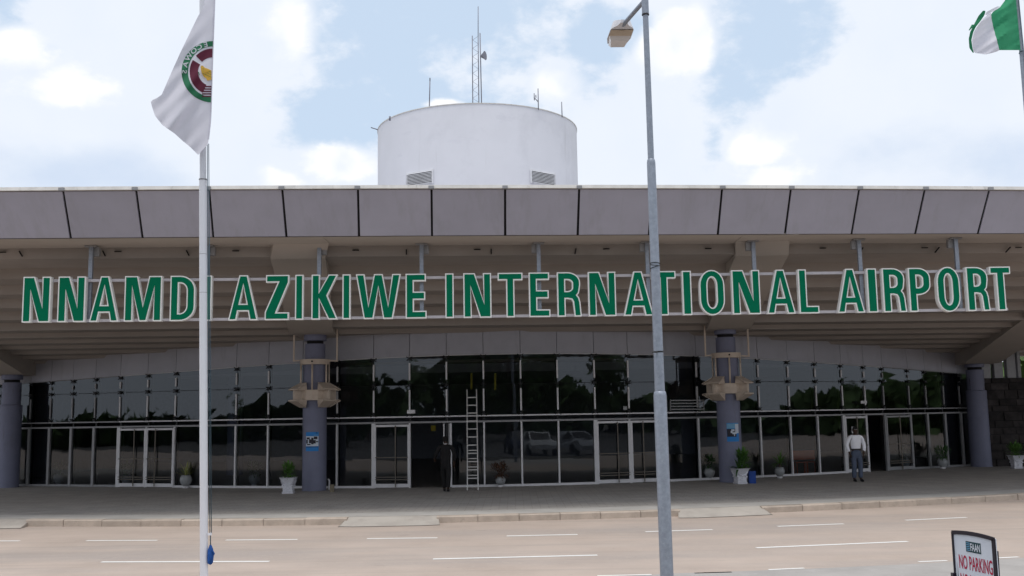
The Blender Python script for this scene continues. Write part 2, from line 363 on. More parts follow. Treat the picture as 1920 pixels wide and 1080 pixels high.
# ------------------------------------------------------------ ground, road, pavement
RZ, PZ = 0.0, 0.15
MB().add([(-900, -900, -.03), (900, -900, -.03), (900, 900, -.03), (-900, 900, -.03)], [(0, 1, 2, 3)]).build('ground', 'earth', kind='structure')
kerb_y = poly([(60, 987.5), (480, 984.3), (820, 982.5), (960, 978.5), (1230, 970), (1440, 960.5), (1700, 947.5), (1920, 938.8)], 3)
KX = [hit(x, kerb_y(x), RZ) for x in range(0, 1921, 120)]
kc = np.polyfit([p.x for p in KX], [p.y for p in KX], 2)
def lin(c, lo, hi):
    d = np.polyder(c)
    def f(X):
        x0 = min(max(X, lo), hi); return float(np.polyval(c, x0)+np.polyval(d, x0)*(X-x0))
    return f
kerbY = lin(kc, -16, 17)
XS = [-80+i*1.0 for i in range(161)]
rd = MB()
for i in range(len(XS)-1):
    a, b = XS[i], XS[i+1]
    rd.add([(a, -4, RZ), (b, -4, RZ), (b, kerbY(b)+.5, RZ), (a, kerbY(a)+.5, RZ)], [(0, 1, 2, 3)])
rd.build('road', 'road', kind='structure')
# parking apron on the near side of the road
ap = MB(); near = [hit(x, y, RZ+.004) for x, y in ((1240, 1076), (1500, 1067), (1700, 1058), (1920, 1046), (2300, 1020))]
near = [hit(700, 1120, RZ+.004)]+near
for i in range(len(near)-1):
    a, b = near[i], near[i+1]; ap.add([(a.x, 2, RZ+.004), (b.x, 2, RZ+.004), b, a], [(0, 1, 2, 3)])
ap.build('parking_apron', 'lower', kind='structure')
pv = MB()
for i in range(len(XS)-1):
    a, b = XS[i], XS[i+1]
    pv.add([(a, kerbY(a)+.30, PZ), (b, kerbY(b)+.30, PZ), (b, 70, PZ), (a, 70, PZ)], [(0, 1, 2, 3)])
pave = pv.build('pavement', 'paving', kind='structure')
es = MB()
for i in range(len(XS)-1):
    a, b = XS[i], XS[i+1]; wv = 1.28+.05*math.sin(a*1.7)+.04*math.sin(a*.63); wv2 = 1.28+.05*math.sin(b*1.7)+.04*math.sin(b*.63)
    es.add([(a, kerbY(a)+.28, PZ+.004), (b, kerbY(b)+.28, PZ+.004), (b, kerbY(b)+wv2, PZ+.004), (a, kerbY(a)+wv, PZ+.004)], [(0, 1, 2, 3)])
es.build('edge_strip', 'strip', pave)  # real concrete edge; paleness and wavy far side also imitate the sunlit band
# dropped ramps (x ranges) and kerb stones
def gx(x): return hit(x, kerb_y(x), RZ).x
ramps = [(gx(-140), gx(38), gx(62)), (gx(648), gx(660), gx(815)), (gx(1272), gx(1300), gx(1430))]
rr = [(gx(-140), gx(50)), (gx(650), gx(818)), (gx(1275), gx(1428))]
kerb = MB()
X = -34.0; ks = []
cuts = sorted([v for r in rr for v in r])
segs = [(-34, rr[0][0]), (rr[0][1], rr[1][0]), (rr[1][1], rr[2][0]), (rr[2][1], 40)]
kb = MB()
for a, b in [(-34.0, 40.0)]:
    for i in range(60):
        x0 = a+(b-a)*i/60; x1 = a+(b-a)*(i+1)/60
        kb.add([(x0, kerbY(x0)+.02, .0), (x1, kerbY(x1)+.02, .0), (x1, kerbY(x1)+.30, .0), (x0, kerbY(x0)+.30, .0)], [(0, 1, 2, 3)])
kerbo = kb.build('kerb', 'kerb', kind='structure')
for a, b in segs:
    n = max(1, round((b-a)/1.05))
    for i in range(n):
        x0 = a+(b-a)*i/n+.006; x1 = a+(b-a)*(i+1)/n-.006; h = PZ+.004+RN.uniform(-.006, .008); dy = RN.uniform(-.012, .012)
        y0, y1 = kerbY(x0)+dy, kerbY(x1)+dy+RN.uniform(-.006, .006)
        m = MB(); c = .02
        m.hexa([(x0, y0, -.01), (x1, y1, -.01), (x1, y1+.295, -.01), (x0, y0+.295, -.01), (x0, y0, h-c), (x1, y1, h-c), (x1, y1+.295, h-c), (x0, y0+.295, h-c)])
        m.hexa([(x0, y0, h-c), (x1, y1, h-c), (x1, y1+.295, h-c), (x0, y0+.295, h-c), (x0, y0+c, h), (x1, y1+c, h), (x1, y1+.295, h), (x0, y0+.295, h)])
        m.build('kerb_stone', 'kerb', kerbo)
for j, (a, b) in enumerate(rr):
    m = MB(); k = 8; o_ = .55
    for i in range(k):
        x0 = a+(b-a)*i/k; x1 = a+(b-a)*(i+1)/k
        e0 = .35 if i == 0 else 0; e1 = .35 if i == k-1 else 0
        m.add([(x0-(.0 if i else .12), kerbY(x0)-o_+e0*.25, RZ+.012), (x1+(.12 if i == k-1 else 0), kerbY(x1)-o_+e1*.25, RZ+.012), (x1, kerbY(x1)+.32, PZ+.006), (x0, kerbY(x0)+.32, PZ+.006)], [(0, 1, 2, 3)])
    # side cheeks
    for x0, sgn in ((a, -.12), (b, .12)):
        m.add([(x0+sgn, kerbY(x0)-o_, RZ), (x0+sgn, kerbY(x0)-o_, RZ+.012), (x0, kerbY(x0)+.32, PZ+.006), (x0, kerbY(x0)+.32, RZ)], [(0, 1, 2, 3)])
    m.build('ramp', 'ramp', kerbo)
# lane markings
far = [(-75, 1014.5, 37, 1014), (162, 1013.5, 295, 1013), (423, 1012.5, 558, 1011.3), (688, 1009.8, 820, 1008.3), (950, 1004.8, 1083, 1002), (1210, 996.8, 1336, 992.8), (1458, 986.8, 1582, 982), (1698, 975.3, 1812, 970), (1930, 963, 2040, 956)]
mid = [(190, 1053.5, 505, 1052.5), (812, 1048, 1120, 1040.7), (1418, 1027, 1702, 1015), (-460, 1050, -120, 1053)]
nearl = [(1120, 1079.5, 1222, 1077), (1302, 1074.5, 1372, 1072.5), (1441, 1068, 1508, 1065), (1722, 1053, 1776, 1051), (1872, 1046, 1910, 1044)]
road = bpy.data.objects['road']
for grp, w in ((far, .12), (mid, .12), (nearl, .08)):
    for x0, y0, x1, y1 in grp:
        a, b = hit(x0, y0, RZ+.004), hit(x1, y1, RZ+.004); d = (b-a).normalized(); n = Vector((-d.y, d.x, 0))*w/2
        MB().add([a-n, b-n, b+n, a+n], [(0, 1, 2, 3)]).build('lane_mark', 'line', road)

# ------------------------------------------------------------ terminal building
T = thing('terminal_building', (0, 33, PZ), 'wide low airport terminal with grey fascia panels, beige soffit and curved glass front', 'building')
ZFB = at(960, 442, 25.3).z; ZFT = at(960, 355.5, 24.4).z
fb_y = poly([(0, 447.6), (400, 445.0), (700, 443.3), (960, 442), (1200, 440.3), (1440, 439.5), (1720, 438.3), (1920, 438.8)], 3)
ft_y = poly([(0, 358.2), (480, 356), (960, 354), (1440, 353), (1900, 357.2)], 2)
fbp = [hit(x, fb_y(x), ZFB) for x in range(0, 1921, 96)]
ftp = [hit(x, ft_y(x), ZFT) for x in range(0, 1921, 96)]
cb = np.polyfit([p.x for p in fbp], [p.y for p in fbp], 2); ct = np.polyfit([p.x for p in ftp], [p.y for p in ftp], 2)
fbY = lin(cb, -16, 17); ftY = lin(ct, -16, 17)
bx = [-5, 132, 267, 400, 537, 673, 810, 947, 1083, 1217, 1346, 1472, 1597, 1716, 1833, 1946]
tx = [-18, 118, 255, 392, 529, 671, 809, 947, 1086, 1222, 1354, 1483, 1611, 1734, 1855, 1973]
bX = [hit(x, fb_y(x), ZFB).x for x in bx]; tX = [hit(x, ft_y(x), ZFT).x for x in tx]
for k in range(6): bX.insert(0, bX[0]-1.78); tX.insert(0, tX[0]-1.82)
for k in range(8): bX.append(bX[-1]+1.78); tX.append(tX[-1]+1.83)
g = .028
def fpt(Xb, Xt, t, off=0):             # point on the fascia slope, t 0 bottom..1 top
    a = Vector((Xb, fbY(Xb), ZFB)); b = Vector((Xt, ftY(Xt), ZFT)); return a.lerp(b, t)+Vector((0, off, 0))
for i in range(len(bX)-1):
    m = MB(); a, b = bX[i]+g, bX[i+1]-g; c, d = tX[i]+g, tX[i+1]-g
    if i % 3: a += .006
    m.hexa([fpt(a, c, .012), fpt(b, d, .012), fpt(b, d, .012, .06), fpt(a, c, .012, .06), fpt(a, c, .985), fpt(b, d, .985), fpt(b, d, .985, .06), fpt(a, c, .985, .06)])
    m.build('fascia_panel', 'fascia', T)
bk = MB(); cp = MB(); band = MB(); roof = MB(); clip = MB(); 
e = [(bX[i], tX[i]) for i in range(len(bX))]
for i in range(len(e)-1):
    (a, c), (b, d) = e[i], e[i+1]
    bk.hexa([fpt(a, c, .0, .075), fpt(b, d, .0, .075), fpt(b, d, .0, .14), fpt(a, c, .0, .14), fpt(a, c, 1, .075), fpt(b, d, 1, .075), fpt(b, d, 1, .14), fpt(a, c, 1, .14)])
    z0, z1 = ZFT+.0, ZFT+.085
    cp.hexa([(c, ftY(c)-.07, z0), (d, ftY(d)-.07, z0), (d, ftY(d)+.5, z0), (c, ftY(c)+.5, z0), (c, ftY(c)-.05, z1), (d, ftY(d)-.05, z1), (d, ftY(d)+.5, z1), (c, ftY(c)+.5, z1)])
    roof.hexa([(c, ftY(c)+.5, ZFT-.3), (d, ftY(d)+.5, ZFT-.3), (d, 41, ZFT-.3), (c, 41, ZFT-.3), (c, ftY(c)+.5, ZFT), (d, ftY(d)+.5, ZFT), (d, 41, ZFT), (c, 41, ZFT)])
    clip = MB(); clip.box((c, ftY(c)-.06, ZFT+.02), (.13, .1, .07)); clip.build('joint_cap', 'frame_dull', T)
bk.build('fascia_backing', 'gap', T); cp.build('coping', 'coping', T); roof.build('roof', 'coping', T)
# soffit: stepped beams running along the front
D1 = 1.42
steps = [(0.02, ZFB), (D1, ZFB)]
s, z = D1, ZFB
prof_front = []
for k, (tr, ri) in enumerate([(1.78, .27), (1.45, .30), (1.20, .28), (1.15, .27), (1.10, .25), (1.0, .2)]):
    prof_front.append((s, z, z-ri)); z -= ri; prof_front.append((s+tr, z, None)); s += tr
XA, XB = bX[0]-.0, bX[-1]
def strip(m, s0, z0, s1, z1, xa=None, xb=None, n=24):
    xa = XA if xa is None else xa; xb = XB if xb is None else xb
    for i in range(n):
        a = xa+(xb-xa)*i/n; b = xa+(xb-xa)*(i+1)/n
        m.add([(a, fbY(a)+s0, z0), (b, fbY(b)+s0, z0), (b, fbY(b)+s1, z1), (a, fbY(a)+s1, z1)], [(0, 1, 2, 3)])
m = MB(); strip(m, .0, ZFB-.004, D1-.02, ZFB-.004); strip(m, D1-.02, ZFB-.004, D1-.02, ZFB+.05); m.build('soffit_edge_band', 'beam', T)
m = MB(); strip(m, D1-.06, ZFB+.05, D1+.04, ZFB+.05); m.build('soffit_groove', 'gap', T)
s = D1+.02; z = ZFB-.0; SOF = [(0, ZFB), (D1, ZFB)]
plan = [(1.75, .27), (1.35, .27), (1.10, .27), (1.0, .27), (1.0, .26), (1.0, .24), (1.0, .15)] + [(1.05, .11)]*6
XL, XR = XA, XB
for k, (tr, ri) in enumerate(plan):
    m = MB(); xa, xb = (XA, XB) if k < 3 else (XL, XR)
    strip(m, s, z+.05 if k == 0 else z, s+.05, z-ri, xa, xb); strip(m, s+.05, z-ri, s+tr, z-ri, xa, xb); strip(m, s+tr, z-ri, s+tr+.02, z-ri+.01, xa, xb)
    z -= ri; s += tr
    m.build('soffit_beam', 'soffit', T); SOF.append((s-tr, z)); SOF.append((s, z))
ZS_END = z
# slots and joints on the first soffit step
sl = MB(); zz = ZFB-.27-.004
fz = ZFB-.12
def on_riser(x, y):
    r = ray(x, y)
    X0 = at(x, y, 26.8).x; d = fbY(X0)+D1+.015; return at(x, y, d)
for x in (5, 221, 442, 667, 895, 1137, 1328, 1543, 1734, 1910):
    yy = np.interp(x, [0, 960, 1440, 1920], [473, 467.5, 465.5, 464]); p = on_riser(x, yy); q = MB(); q.box((p.x, p.y, p.z), (.17, .04, .022)); q.build('light_slot', 'gap', T)
for x, dx in ((39, 6), (195, 5), (352, 5), (605, 2), (762, 0), (921, 0), (1079, -2), (1385, -5), (1615, -6), (1757, -8), (1890, -9)):
    yy = np.interp(x, [0, 960, 1440, 1920], [476, 471.5, 469.5, 468]); a = on_riser(x-dx/2, yy-5); b = on_riser(x+dx/2, yy+5)
    q = MB(); q.bar(a, b, .03, .03); q.build('soffit_joint', 'gap', T)
# small fixings further in
# ribs from columns out to the fascia
COLS = {}
def colpos(x, y): return hit(x, y, PZ)
c1 = colpos(589, 921); c1 *= (c1.y+.4)/c1.y; c2 = colpos(1371.5, 905); c2 *= (c2.y+.4)/c2.y; c1.z = c2.z = PZ
c3 = Vector((18.6, 41.0, PZ)); c4 = Vector((-18.7, 37.9, PZ))
def rib(xf, cx, cyy, w=1.44, zb=5.2, back=2.4):
    m = MB(); F0 = fbY(xf)
    pts = [(xf, F0+.06, ZFB-.012), (xf, F0+.95, ZFB-.02), (xf+(cx-xf)*(D1/(cyy-F0)), F0+D1, ZFB-.33), (xf+(cx-xf)*.45, F0+(cyy-F0)*.45, 0), (cx, cyy-.75, zb+.04), (cx, cyy+.6, zb), (cx, cyy+back, zb-.05)]
    p2 = []
    for q in pts: p2.append(Vector(q))
    t = (p2[3].y-p2[2].y)/(p2[4].y-p2[2].y); p2[3].z = p2[2].z+(p2[4].z-p2[2].z)*t
    hw = [w/2]*5+[w/2*.9, w/2*.9]
    for i in range(len(p2)-1):
        a, b = p2[i], p2[i+1]; h0, h1 = hw[i], hw[i+1]
        zt0, zt1 = a.z+.75, b.z+.75
        m.hexa([(a.x-h0, a.y, a.z), (a.x+h0, a.y, a.z), (b.x+h1, b.y, b.z), (b.x-h1, b.y, b.z), (a.x-h0, a.y, zt0), (a.x+h0, a.y, zt0), (b.x+h1, b.y, zt1), (b.x-h1, b.y, zt1)])
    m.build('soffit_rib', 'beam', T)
rib(hit(551, 445, ZFB).x, c1.x, c1.y); rib(hit(1446, 440, ZFB).x, c2.x, c2.y)
rib(c3.x-1.2, c3.x, c3.y, zb=4.2, back=1.5); rib(c4.x+.9, c4.x, c4.y, zb=4.25, back=1.5)

# ---- curved glass front
base_y = poly([(0, 911.5), (160, 911.8), (220, 912.5), (330, 914.6), (440, 915), (480, 914.9), (632, 916.3), (700, 915.8), (900, 912.8), (970, 911.4), (1110, 907.8), (1230, 903.5), (1300, 900.6), (1440, 895.2), (1535, 890.2), (1587, 887), (1630, 885), (1710, 880), (1745, 877.5), (1830, 873)], 4)
def arc(x): p = hit(x, base_y(x), PZ); return Vector((p.x, p.y, PZ))
def zat(x, y):                         # height on the glass plane above pixel column x
    p = arc(x); return at(x, y, p.y).z
gt = poly([(20, 719), (109, 716), (200, 709), (260, 704), (304, 700), (373, 695), (441, 689), (505, 683), (632, 675.5), (699, 672), (836, 668), (960, 665.5), (1045, 665), (1180, 664.6), (1300, 667.7), (1400, 672), (1500, 677), (1580, 682.8), (1640, 688), (1700, 692), (1830, 703)], 4)
MX = [-40, -10, 19, 52, 90, 131, 174, 221, 273, 326, 384, 441, 502, 567, 632, 701, 769, 839, 909, 979.5, 1049, 1119, 1183, 1245, 1312.5, 1370, 1429, 1485.6, 1537, 1586.4, 1629, 1664, 1712, 1744, 1777, 1807, 1833, 1856]
P = [arc(x) for x in MX]; GT = [zat(x, gt(x)) for x in MX]
ZT = zat(960, 778.5)                   # transom level
ZH = zat(960, 789)
def outn(i):                           # outward (towards the road) normal at mullion i
    a, b = P[max(i-1, 0)], P[min(i+1, len(P)-1)]; d = (b-a).normalized(); return Vector((d.y, -d.x, 0))
doors = {221: 2, 273: 2, 701: 1, 1119: 1, 1183: 1, 1586.4: 1, 1664: 1}
opening = {769, 1629}
def pane(name, a, b, z0, z1, off=0.0, zz1=None, rnd=.003):
    d = (b-a).normalized(); n = Vector((d.y, -d.x, 0)); zz1 = z1 if zz1 is None else zz1
    j = [RN.uniform(-rnd, rnd) for _ in range(4)]
    q = [Vector((a.x, a.y, z0))+n*(off+j[0]), Vector((b.x, b.y, z0))+n*(off+j[1]), Vector((b.x, b.y, zz1))+n*(off+j[2]), Vector((a.x, a.y, z1))+n*(off+j[3])]
    m = MB(); m.add(q, [(0, 1, 2, 3)]); return m.build(name, 'glass', T)
ZM = zat(960, 719)
for i in range(len(MX)-1):
    x = MX[i]; a, b = P[i], P[i+1]; d = (b-a).normalized(); L_ = (b-a).length; n = Vector((d.y, -d.x, 0))
    in_shade = x < 200 or x > 1640  # end bays: darker frame colour imitates the deep shade there
    fm = 'frame_dull' if in_shade else 'frame'
    up = Vector((0, 0, 1))
    # upper panes, two rows, joints of 12 mm
    a1, b1 = a+d*.008, b-d*.008
    zm = ZM
    pane('upper_pane', a1, b1, ZT+.03, zm-.008); pane('upper_pane', a1, b1, zm+.008, GT[i]-.0, zz1=GT[i+1]-.0)
    # header cladding above the glass
    m = MB(); h = 1.0; o1 = n*.0
    q = [(a1, GT[i]+.03), (b1, GT[i+1]+.03)]
    m.hexa([Vector((a1.x, a1.y, GT[i]+.03))+n*.05, Vector((b1.x, b1.y, GT[i+1]+.03))+n*.05, Vector((b1.x, b1.y, GT[i+1]+.03))-n*.05, Vector((a1.x, a1.y, GT[i]+.03))-n*.05,
            Vector((a1.x, a1.y, GT[i]+h))+n*.02, Vector((b1.x, b1.y, GT[i+1]+h))+n*.02, Vector((b1.x, b1.y, GT[i+1]+h))-n*.08, Vector((a1.x, a1.y, GT[i]+h))-n*.08])
    m.build('header_panel', 'header', T)
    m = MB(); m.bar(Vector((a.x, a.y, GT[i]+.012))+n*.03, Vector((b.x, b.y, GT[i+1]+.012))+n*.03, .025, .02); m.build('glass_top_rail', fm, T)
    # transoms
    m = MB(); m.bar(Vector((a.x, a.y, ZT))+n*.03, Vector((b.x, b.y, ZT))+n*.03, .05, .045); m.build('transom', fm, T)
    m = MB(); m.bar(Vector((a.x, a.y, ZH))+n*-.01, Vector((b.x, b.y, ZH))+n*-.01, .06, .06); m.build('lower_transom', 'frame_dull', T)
    if x not in opening:
        if x in doors:
            # door leaf with its own frame, bars and glass
            z0, z1 = PZ+.02, ZH-.07
            A, B = a+d*.05+n*.05, b-d*.03+n*.05
            leaf = MB(); w = .075
            def P3(q, z): return Vector((q.x, q.y, z))
            leaf.bar(P3(A, z0), P3(A, z1), w, .05, up=n); leaf.bar(P3(B, z0), P3(B, z1), w, .05, up=n)
            leaf.bar(P3(A+d*(w/2+.001), z1-.03), P3(B-d*(w/2+.001), z1-.03), .048, .07); leaf.bar(P3(A+d*(w/2+.001), z0+.06), P3(B-d*(w/2+.001), z0+.06), .048, .12)
            lf = leaf.build('door', fm, T)
            gl = MB(); q0, q1 = A+d*w/2, B-d*w/2; gl.add([P3(q0, z0+.1), P3(q1, z0+.1), P3(q1, z1-.06), P3(q0, z1-.06)], [(0, 1, 2, 3)]); gl.build('door_glass', 'glass', lf)
            hb = MB()
            for zb in (PZ+1.0, PZ+.36, PZ+.28): hb.bar(P3(A+d*.02+n*.05, zb), P3(B-d*.02+n*.05, zb), .025, .025)
            fr_ = .62 if x in (221, 701, 1119) else (.36 if x in (273, 1183) else .5)
            c = A.lerp(B, fr_)+n*.07; hb.bar(P3(c, z0+.02), P3(c, z1-.02), .03, .03)
            hb.build('door_bars', 'bar', lf)
        else:
            aa = a if x != 839 else a+d*.14
            pane('lower_pane', aa+d*.03, b-d*.03, PZ+.08, ZH-.03, rnd=.003)
            m = MB(); m.bar(Vector((aa.x, aa.y, PZ+.04))+n*.01, Vector((b.x, b.y, PZ+.04))+n*.01, .07, .075); m.build('sill', fm, T)
for i, x in enumerate(MX):
    p = P[i]; n = outn(i); in_shade = x < 200 or x > 1640; fm = 'frame_dull' if in_shade else 'frame'  # mullions and fins at both ends darkened the same way for shade
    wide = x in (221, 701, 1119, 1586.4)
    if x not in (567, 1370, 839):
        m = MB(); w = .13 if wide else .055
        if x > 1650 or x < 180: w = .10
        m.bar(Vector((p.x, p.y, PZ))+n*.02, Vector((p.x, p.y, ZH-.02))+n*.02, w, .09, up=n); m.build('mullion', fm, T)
    # upper fins: two lengths with a spider clamp between
    if x != 1370 and x != 567:
        for z0, z1 in ((ZT+.16, ZM-.16), (ZM+.16, GT[i]-.20)):
            if z1-z0 < .1: continue
            m = MB(); m.bar(Vector((p.x, p.y, z0))+n*.03, Vector((p.x, p.y, z1))+n*.03, .05, .04, up=n); m.build('glass_fin', fm, T)
        for z in (ZM, ZT+.07, GT[i]-.05):
            m = MB(); q = Vector((p.x, p.y, z))+n*.05; t = Vector((-n.y, n.x, 0))
            for sx, sz in ((-1, -1), (1, -1), (1, 1), (-1, 1)): m.tube([q, q+t*.10*sx+Vector((0, 0, .06*sz))], [.02, .014], 6)
            m.tube([q-n*.12, q+n*.02], .035, 8); m.build('spider_clamp', 'dark', T)
        # dark fin post behind the glass
    m = MB(); w = .06
    m.bar(Vector((p.x, p.y, PZ))-n*.12, Vector((p.x, p.y, GT[i]))-n*.12, w, .12, up=n); m.build('inner_post', 'dark', T)
# half-open door edge at the centre entrance
i = MX.index(839); a = P[i]; n = outn(i); d = (P[i+1]-P[i]).normalized()
m = MB()
a_ = a+n*.03
m.bar(Vector((a_.x-.1, a_.y+.02, PZ+.02)), Vector((a_.x-.1, a_.y+.02, ZH-.06)), .04, .06, up=n)
m.bar(Vector((a_.x+.02, a_.y+.75, PZ+.02)), Vector((a_.x+.02, a_.y+.75, ZH-.06)), .11, .05, up=n)
m.bar(Vector((a_.x+.13, a_.y, PZ+.02)), Vector((a_.x+.13, a_.y, ZH-.05)), .06, .06, up=n)
m.build('door_frame', 'frame', T)
# interior: floor, back wall, ceiling, side returns
inn = MB(); zc = 4.4
xl, xr = -25, P[-1].x+.1
inn.add([(xl, 58, PZ), (xr, 58, PZ), (xr, 58, 7.5), (xl, 58, 7.5)], [(0, 1, 2, 3)])
inn.build('interior_back_wall', 'inwall', T)
m = MB()
for i in range(len(P)-1):
    a, b = P[i], P[i+1]; m.add([(a.x, a.y+.12, GT[i]+.2), (b.x, b.y+.12, GT[i+1]+.2), (b.x, 58, GT[i+1]+.2), (a.x, 58, GT[i]+.2)], [(0, 1, 2, 3)])
m.build('interior_ceiling', 'inwall', T)
m = MB()
for i in range(len(P)-1):
    a, b = P[i], P[i+1]; m.add([(a.x, a.y+.10, PZ+.006), (b.x, b.y+.10, PZ+.006), (b.x, 58, PZ+.006), (a.x, 58, PZ+.006)], [(0, 1, 2, 3)])
m.build('interior_floor', 'infloor', T)
m = MB(); m.add([(P[0].x, P[0].y, PZ), (P[0].x, 58, PZ), (P[0].x, 58, 8), (P[0].x, P[0].y, 8)], [(0, 1, 2, 3)]); m.build('interior_side_wall', 'inwall', T)
q = P[-1]; m = MB(); m.add([(q.x, q.y, PZ), (q.x, 58, PZ), (q.x, 58, 8), (q.x, q.y, 8)], [(0, 1, 2, 3)]); m.build('interior_side_wall', 'inwall', T)
for xx, yy in ((-12, 44), (9.5, 46)):
    m = MB(); m.lathe((xx, yy, PZ), [(.35, 0), (.35, 4.4)], 20); m.build('interior_column', 'column', T)
# high body of the hall behind the canopy (below the roof line)
m = MB(); m.box((-13, 51, 6.1), (60, 17, 3.6)); m.build('hall_roof_block', 'header', T)

# ---- columns with collars and brackets
def column(c, tag_):
    cx, cyv = c.x, c.y
    def zz(y, x): return at(x, y, cyv).z
    xx = {1: 589, 2: 1370}.get(tag_, 589)
    dy = {1: 0, 2: -12.5}.get(tag_, 0)
    zc0 = zz(642+dy, xx) if tag_ < 3 else 4.4*.92
    ztop = zz(617+dy, xx) if tag_ < 3 else 4.4
    R = .39
    zn = zz(676+dy, xx)-PZ if tag_ < 3 else 3.0
    m = MB(); m.lathe((cx, cyv, PZ), [(R+.01, 0), (R, .03), (R, zn), (R-.06, zn+.02), (R-.06, zc0-PZ-.06)], 32); col = m.build('column', 'column', T)
    m = MB(); m.lathe((cx, cyv, zc0-.08), [(R-.12, 0), (R-.12, .14)], 24); m.build('column_slot', 'gap', col)
    m = MB(); m.lathe((cx, cyv, zc0+.04), [(R-.10, .0), (R-.02, .01), (R-.02, ztop-zc0+.25)], 32); m.build('column_cap', 'column', col)
    if tag_ > 2: return
    z1 = zz(679+dy, xx); z2 = zz(741+dy, xx); hb = .17
    m = MB(); m.lathe((cx, cyv, z1-.09), [(R-.05, 0), (R+.10, 0), (R+.10, .17), (R-.05, .17)], 32, cap=False)
    m.tube([(cx-.02+.0, cyv-R-.10, z1), (cx-.02, cyv-R-.14, z1)], .025, 8); m.build('collar', 'cream', col)
    m = MB(); m.tube([(cx+.0, cyv-R-.12, z1+.0), (cx+.0, cyv-R-.15, z1+.0)], .03, 8); m.build('collar_bolt', 'gap', col)
    for k in range(6):
        a = PI*(k/3)-PI/2; rr_ = R+.09
        m = MB(); m.tube([(cx+rr_*math.cos(a), cyv+rr_*math.sin(a), z2+.12), (cx+rr_*math.cos(a), cyv+rr_*math.sin(a), z1-.08)], .03, 8); m.build('collar_rod', 'cream', col)
    # octagonal bracket ring: front, back and side cheeks
    m = MB(); ro = R+.14; ri = R+.01; n8 = 16
    for k in range(n8):
        a0, a1 = 2*PI*k/n8, 2*PI*(k+1)/n8
        def pt(r, a, z): return (cx+r*math.cos(a), cyv+r*math.sin(a), z)
        m.hexa([pt(ri, a0, z2-hb), pt(ro, a0, z2-hb), pt(ro, a1, z2-hb), pt(ri, a1, z2-hb), pt(ri, a0, z2+hb), pt(ro, a0, z2+hb), pt(ro, a1, z2+hb), pt(ri, a1, z2+hb)])
    m.bar((cx-.17, cyv-ro-.005, z2), (cx+.17, cyv-ro-.005, z2), .012, .02)
    m.build('bracket_ring', 'cream', col)
    for k in range(4):                 # corbels with flared plates
        a = PI/4+k*PI/2; u = Vector((math.cos(a), math.sin(a), 0)); t = Vector((-u.y, u.x, 0)); o = Vector((cx, cyv, z2))
        m = MB()
        p0 = o+u*(R+.08); p1 = o+u*(R+.42)
        m.bar(p0-t*.0, p1, .10, .30)                    # web
        for sg in (1, -1):
            q0 = o+u*(R+.07)+Vector((0, 0, sg*.37)); q1 = o+u*(R+.46)+Vector((0, 0, sg*.16)); q2 = o+u*(R+.20)+Vector((0, 0, sg*.38))
            w = .26; th = Vector((0, 0, sg*.035))
            # plate facing outwards, flared
            m.hexa([q1-t*w, q1+t*w, q0+t*.20, q0-t*.20, q1-t*w+th, q1+t*w+th, q0+t*.20+th, q0-t*.20+th])
            # fin standing between ring and plate
            for st in (-1, 1):
                f0 = o+u*(R+.04)+t*(st*.17)+Vector((0, 0, sg*.15)); f1 = o+u*(R+.44)+t*(st*.20)+Vector((0, 0, sg*.145)); f2 = o+u*(R+.07)+t*(st*.17)+Vector((0, 0, sg*.355))
                e_ = t*.025
                m.add([f0-e_, f1-e_, f2-e_, f0+e_, f1+e_, f2+e_], [(0, 1, 2), (3, 5, 4), (0, 3, 4, 1), (1, 4, 5, 2), (2, 5, 3, 0)])
        m.build('bracket_corbel', 'cream', col)
    # hanging struts from the soffit to the collar
    pl = {1: ((548, 628, 551, 677), (635, 612, 632, 677)), 2: ((1318, 606, 1323, 667), (1399, 618, 1404, 668))}[tag_]
    for x0, y0, x1, y1 in pl:
        a = at(x0, y0, cyv-.1); b = at(x1, y1, cyv-.1); cc = Vector((cx, cyv-.1, b.z)); dirx = 1 if b.x < cx else -1
        m = MB(); m.bar(Vector((b.x, cyv-.1, a.z+.3)), Vector((b.x, cyv-.1, b.z)), .05, .05)
        m.bar(Vector((b.x-.025*dirx, cyv-.1, b.z)), Vector((cx-dirx*(R+.1), cyv-.1, b.z+.02)), .045, .045); m.build('hanging_strut', 'cream', col)
column(c1, 1); column(c2, 2); column(c3, 3); column(c4, 3)

# ---- right end: dark stone wall with openings above, posts
WALLX = [hit(1848, 874, PZ), hit(1925, 868, PZ)]
wy = 40.6
sw = thing('stone_wall', (23.5, wy+.4, PZ), 'dark rough stone wall at the right end under the canopy', 'wall')
m = MB(); zt = at(1900, 708, wy).z
m.box((26.0, wy+.4, (PZ+zt)/2), (15.4, .3, zt-PZ)); m.build('wall_core', 'gap', sw)
rs = random.Random(4)
zr = PZ
while zr < zt-.02:
    hh = min(rs.uniform(.24, .38), zt-zr); xx = 18.4
    while xx < 24.5:
        ww = rs.uniform(.3, .75); t = rs.uniform(.03, .09)
        q = MB(); x0, x1 = xx+.012, xx+ww-.012
        q.hexa([(x0, wy+.25-t, zr+.012), (x1, wy+.25-t*.8, zr+.012), (x1, wy+.27, zr+.012), (x0, wy+.27, zr+.012), (x0, wy+.25-t*.7, zr+hh-.012), (x1, wy+.25-t, zr+hh-.012), (x1, wy+.27, zr+hh-.012), (x0, wy+.27, zr+hh-.012)])
        q.build('stone', 'stone', sw); xx += ww
    zr += hh
m = MB()
for x in (1846, 1869, 1893, 1908): 
    p = at(x, 690, wy+.4); m.box((p.x, wy+.4, zt+.6), (.34 if x < 1900 else .12, .28, 1.2))
m.build('wall_post', 'frame_dull', sw)

lw = thing('stone_wall', (-21.5, 40.9, PZ), 'dark rough stone wall at the left end under the canopy', 'wall')
m = MB(); m.box((-28.3, 41.1, 2.5), (15.5, .3, 4.7)); m.build('wall_core', 'stone', lw)
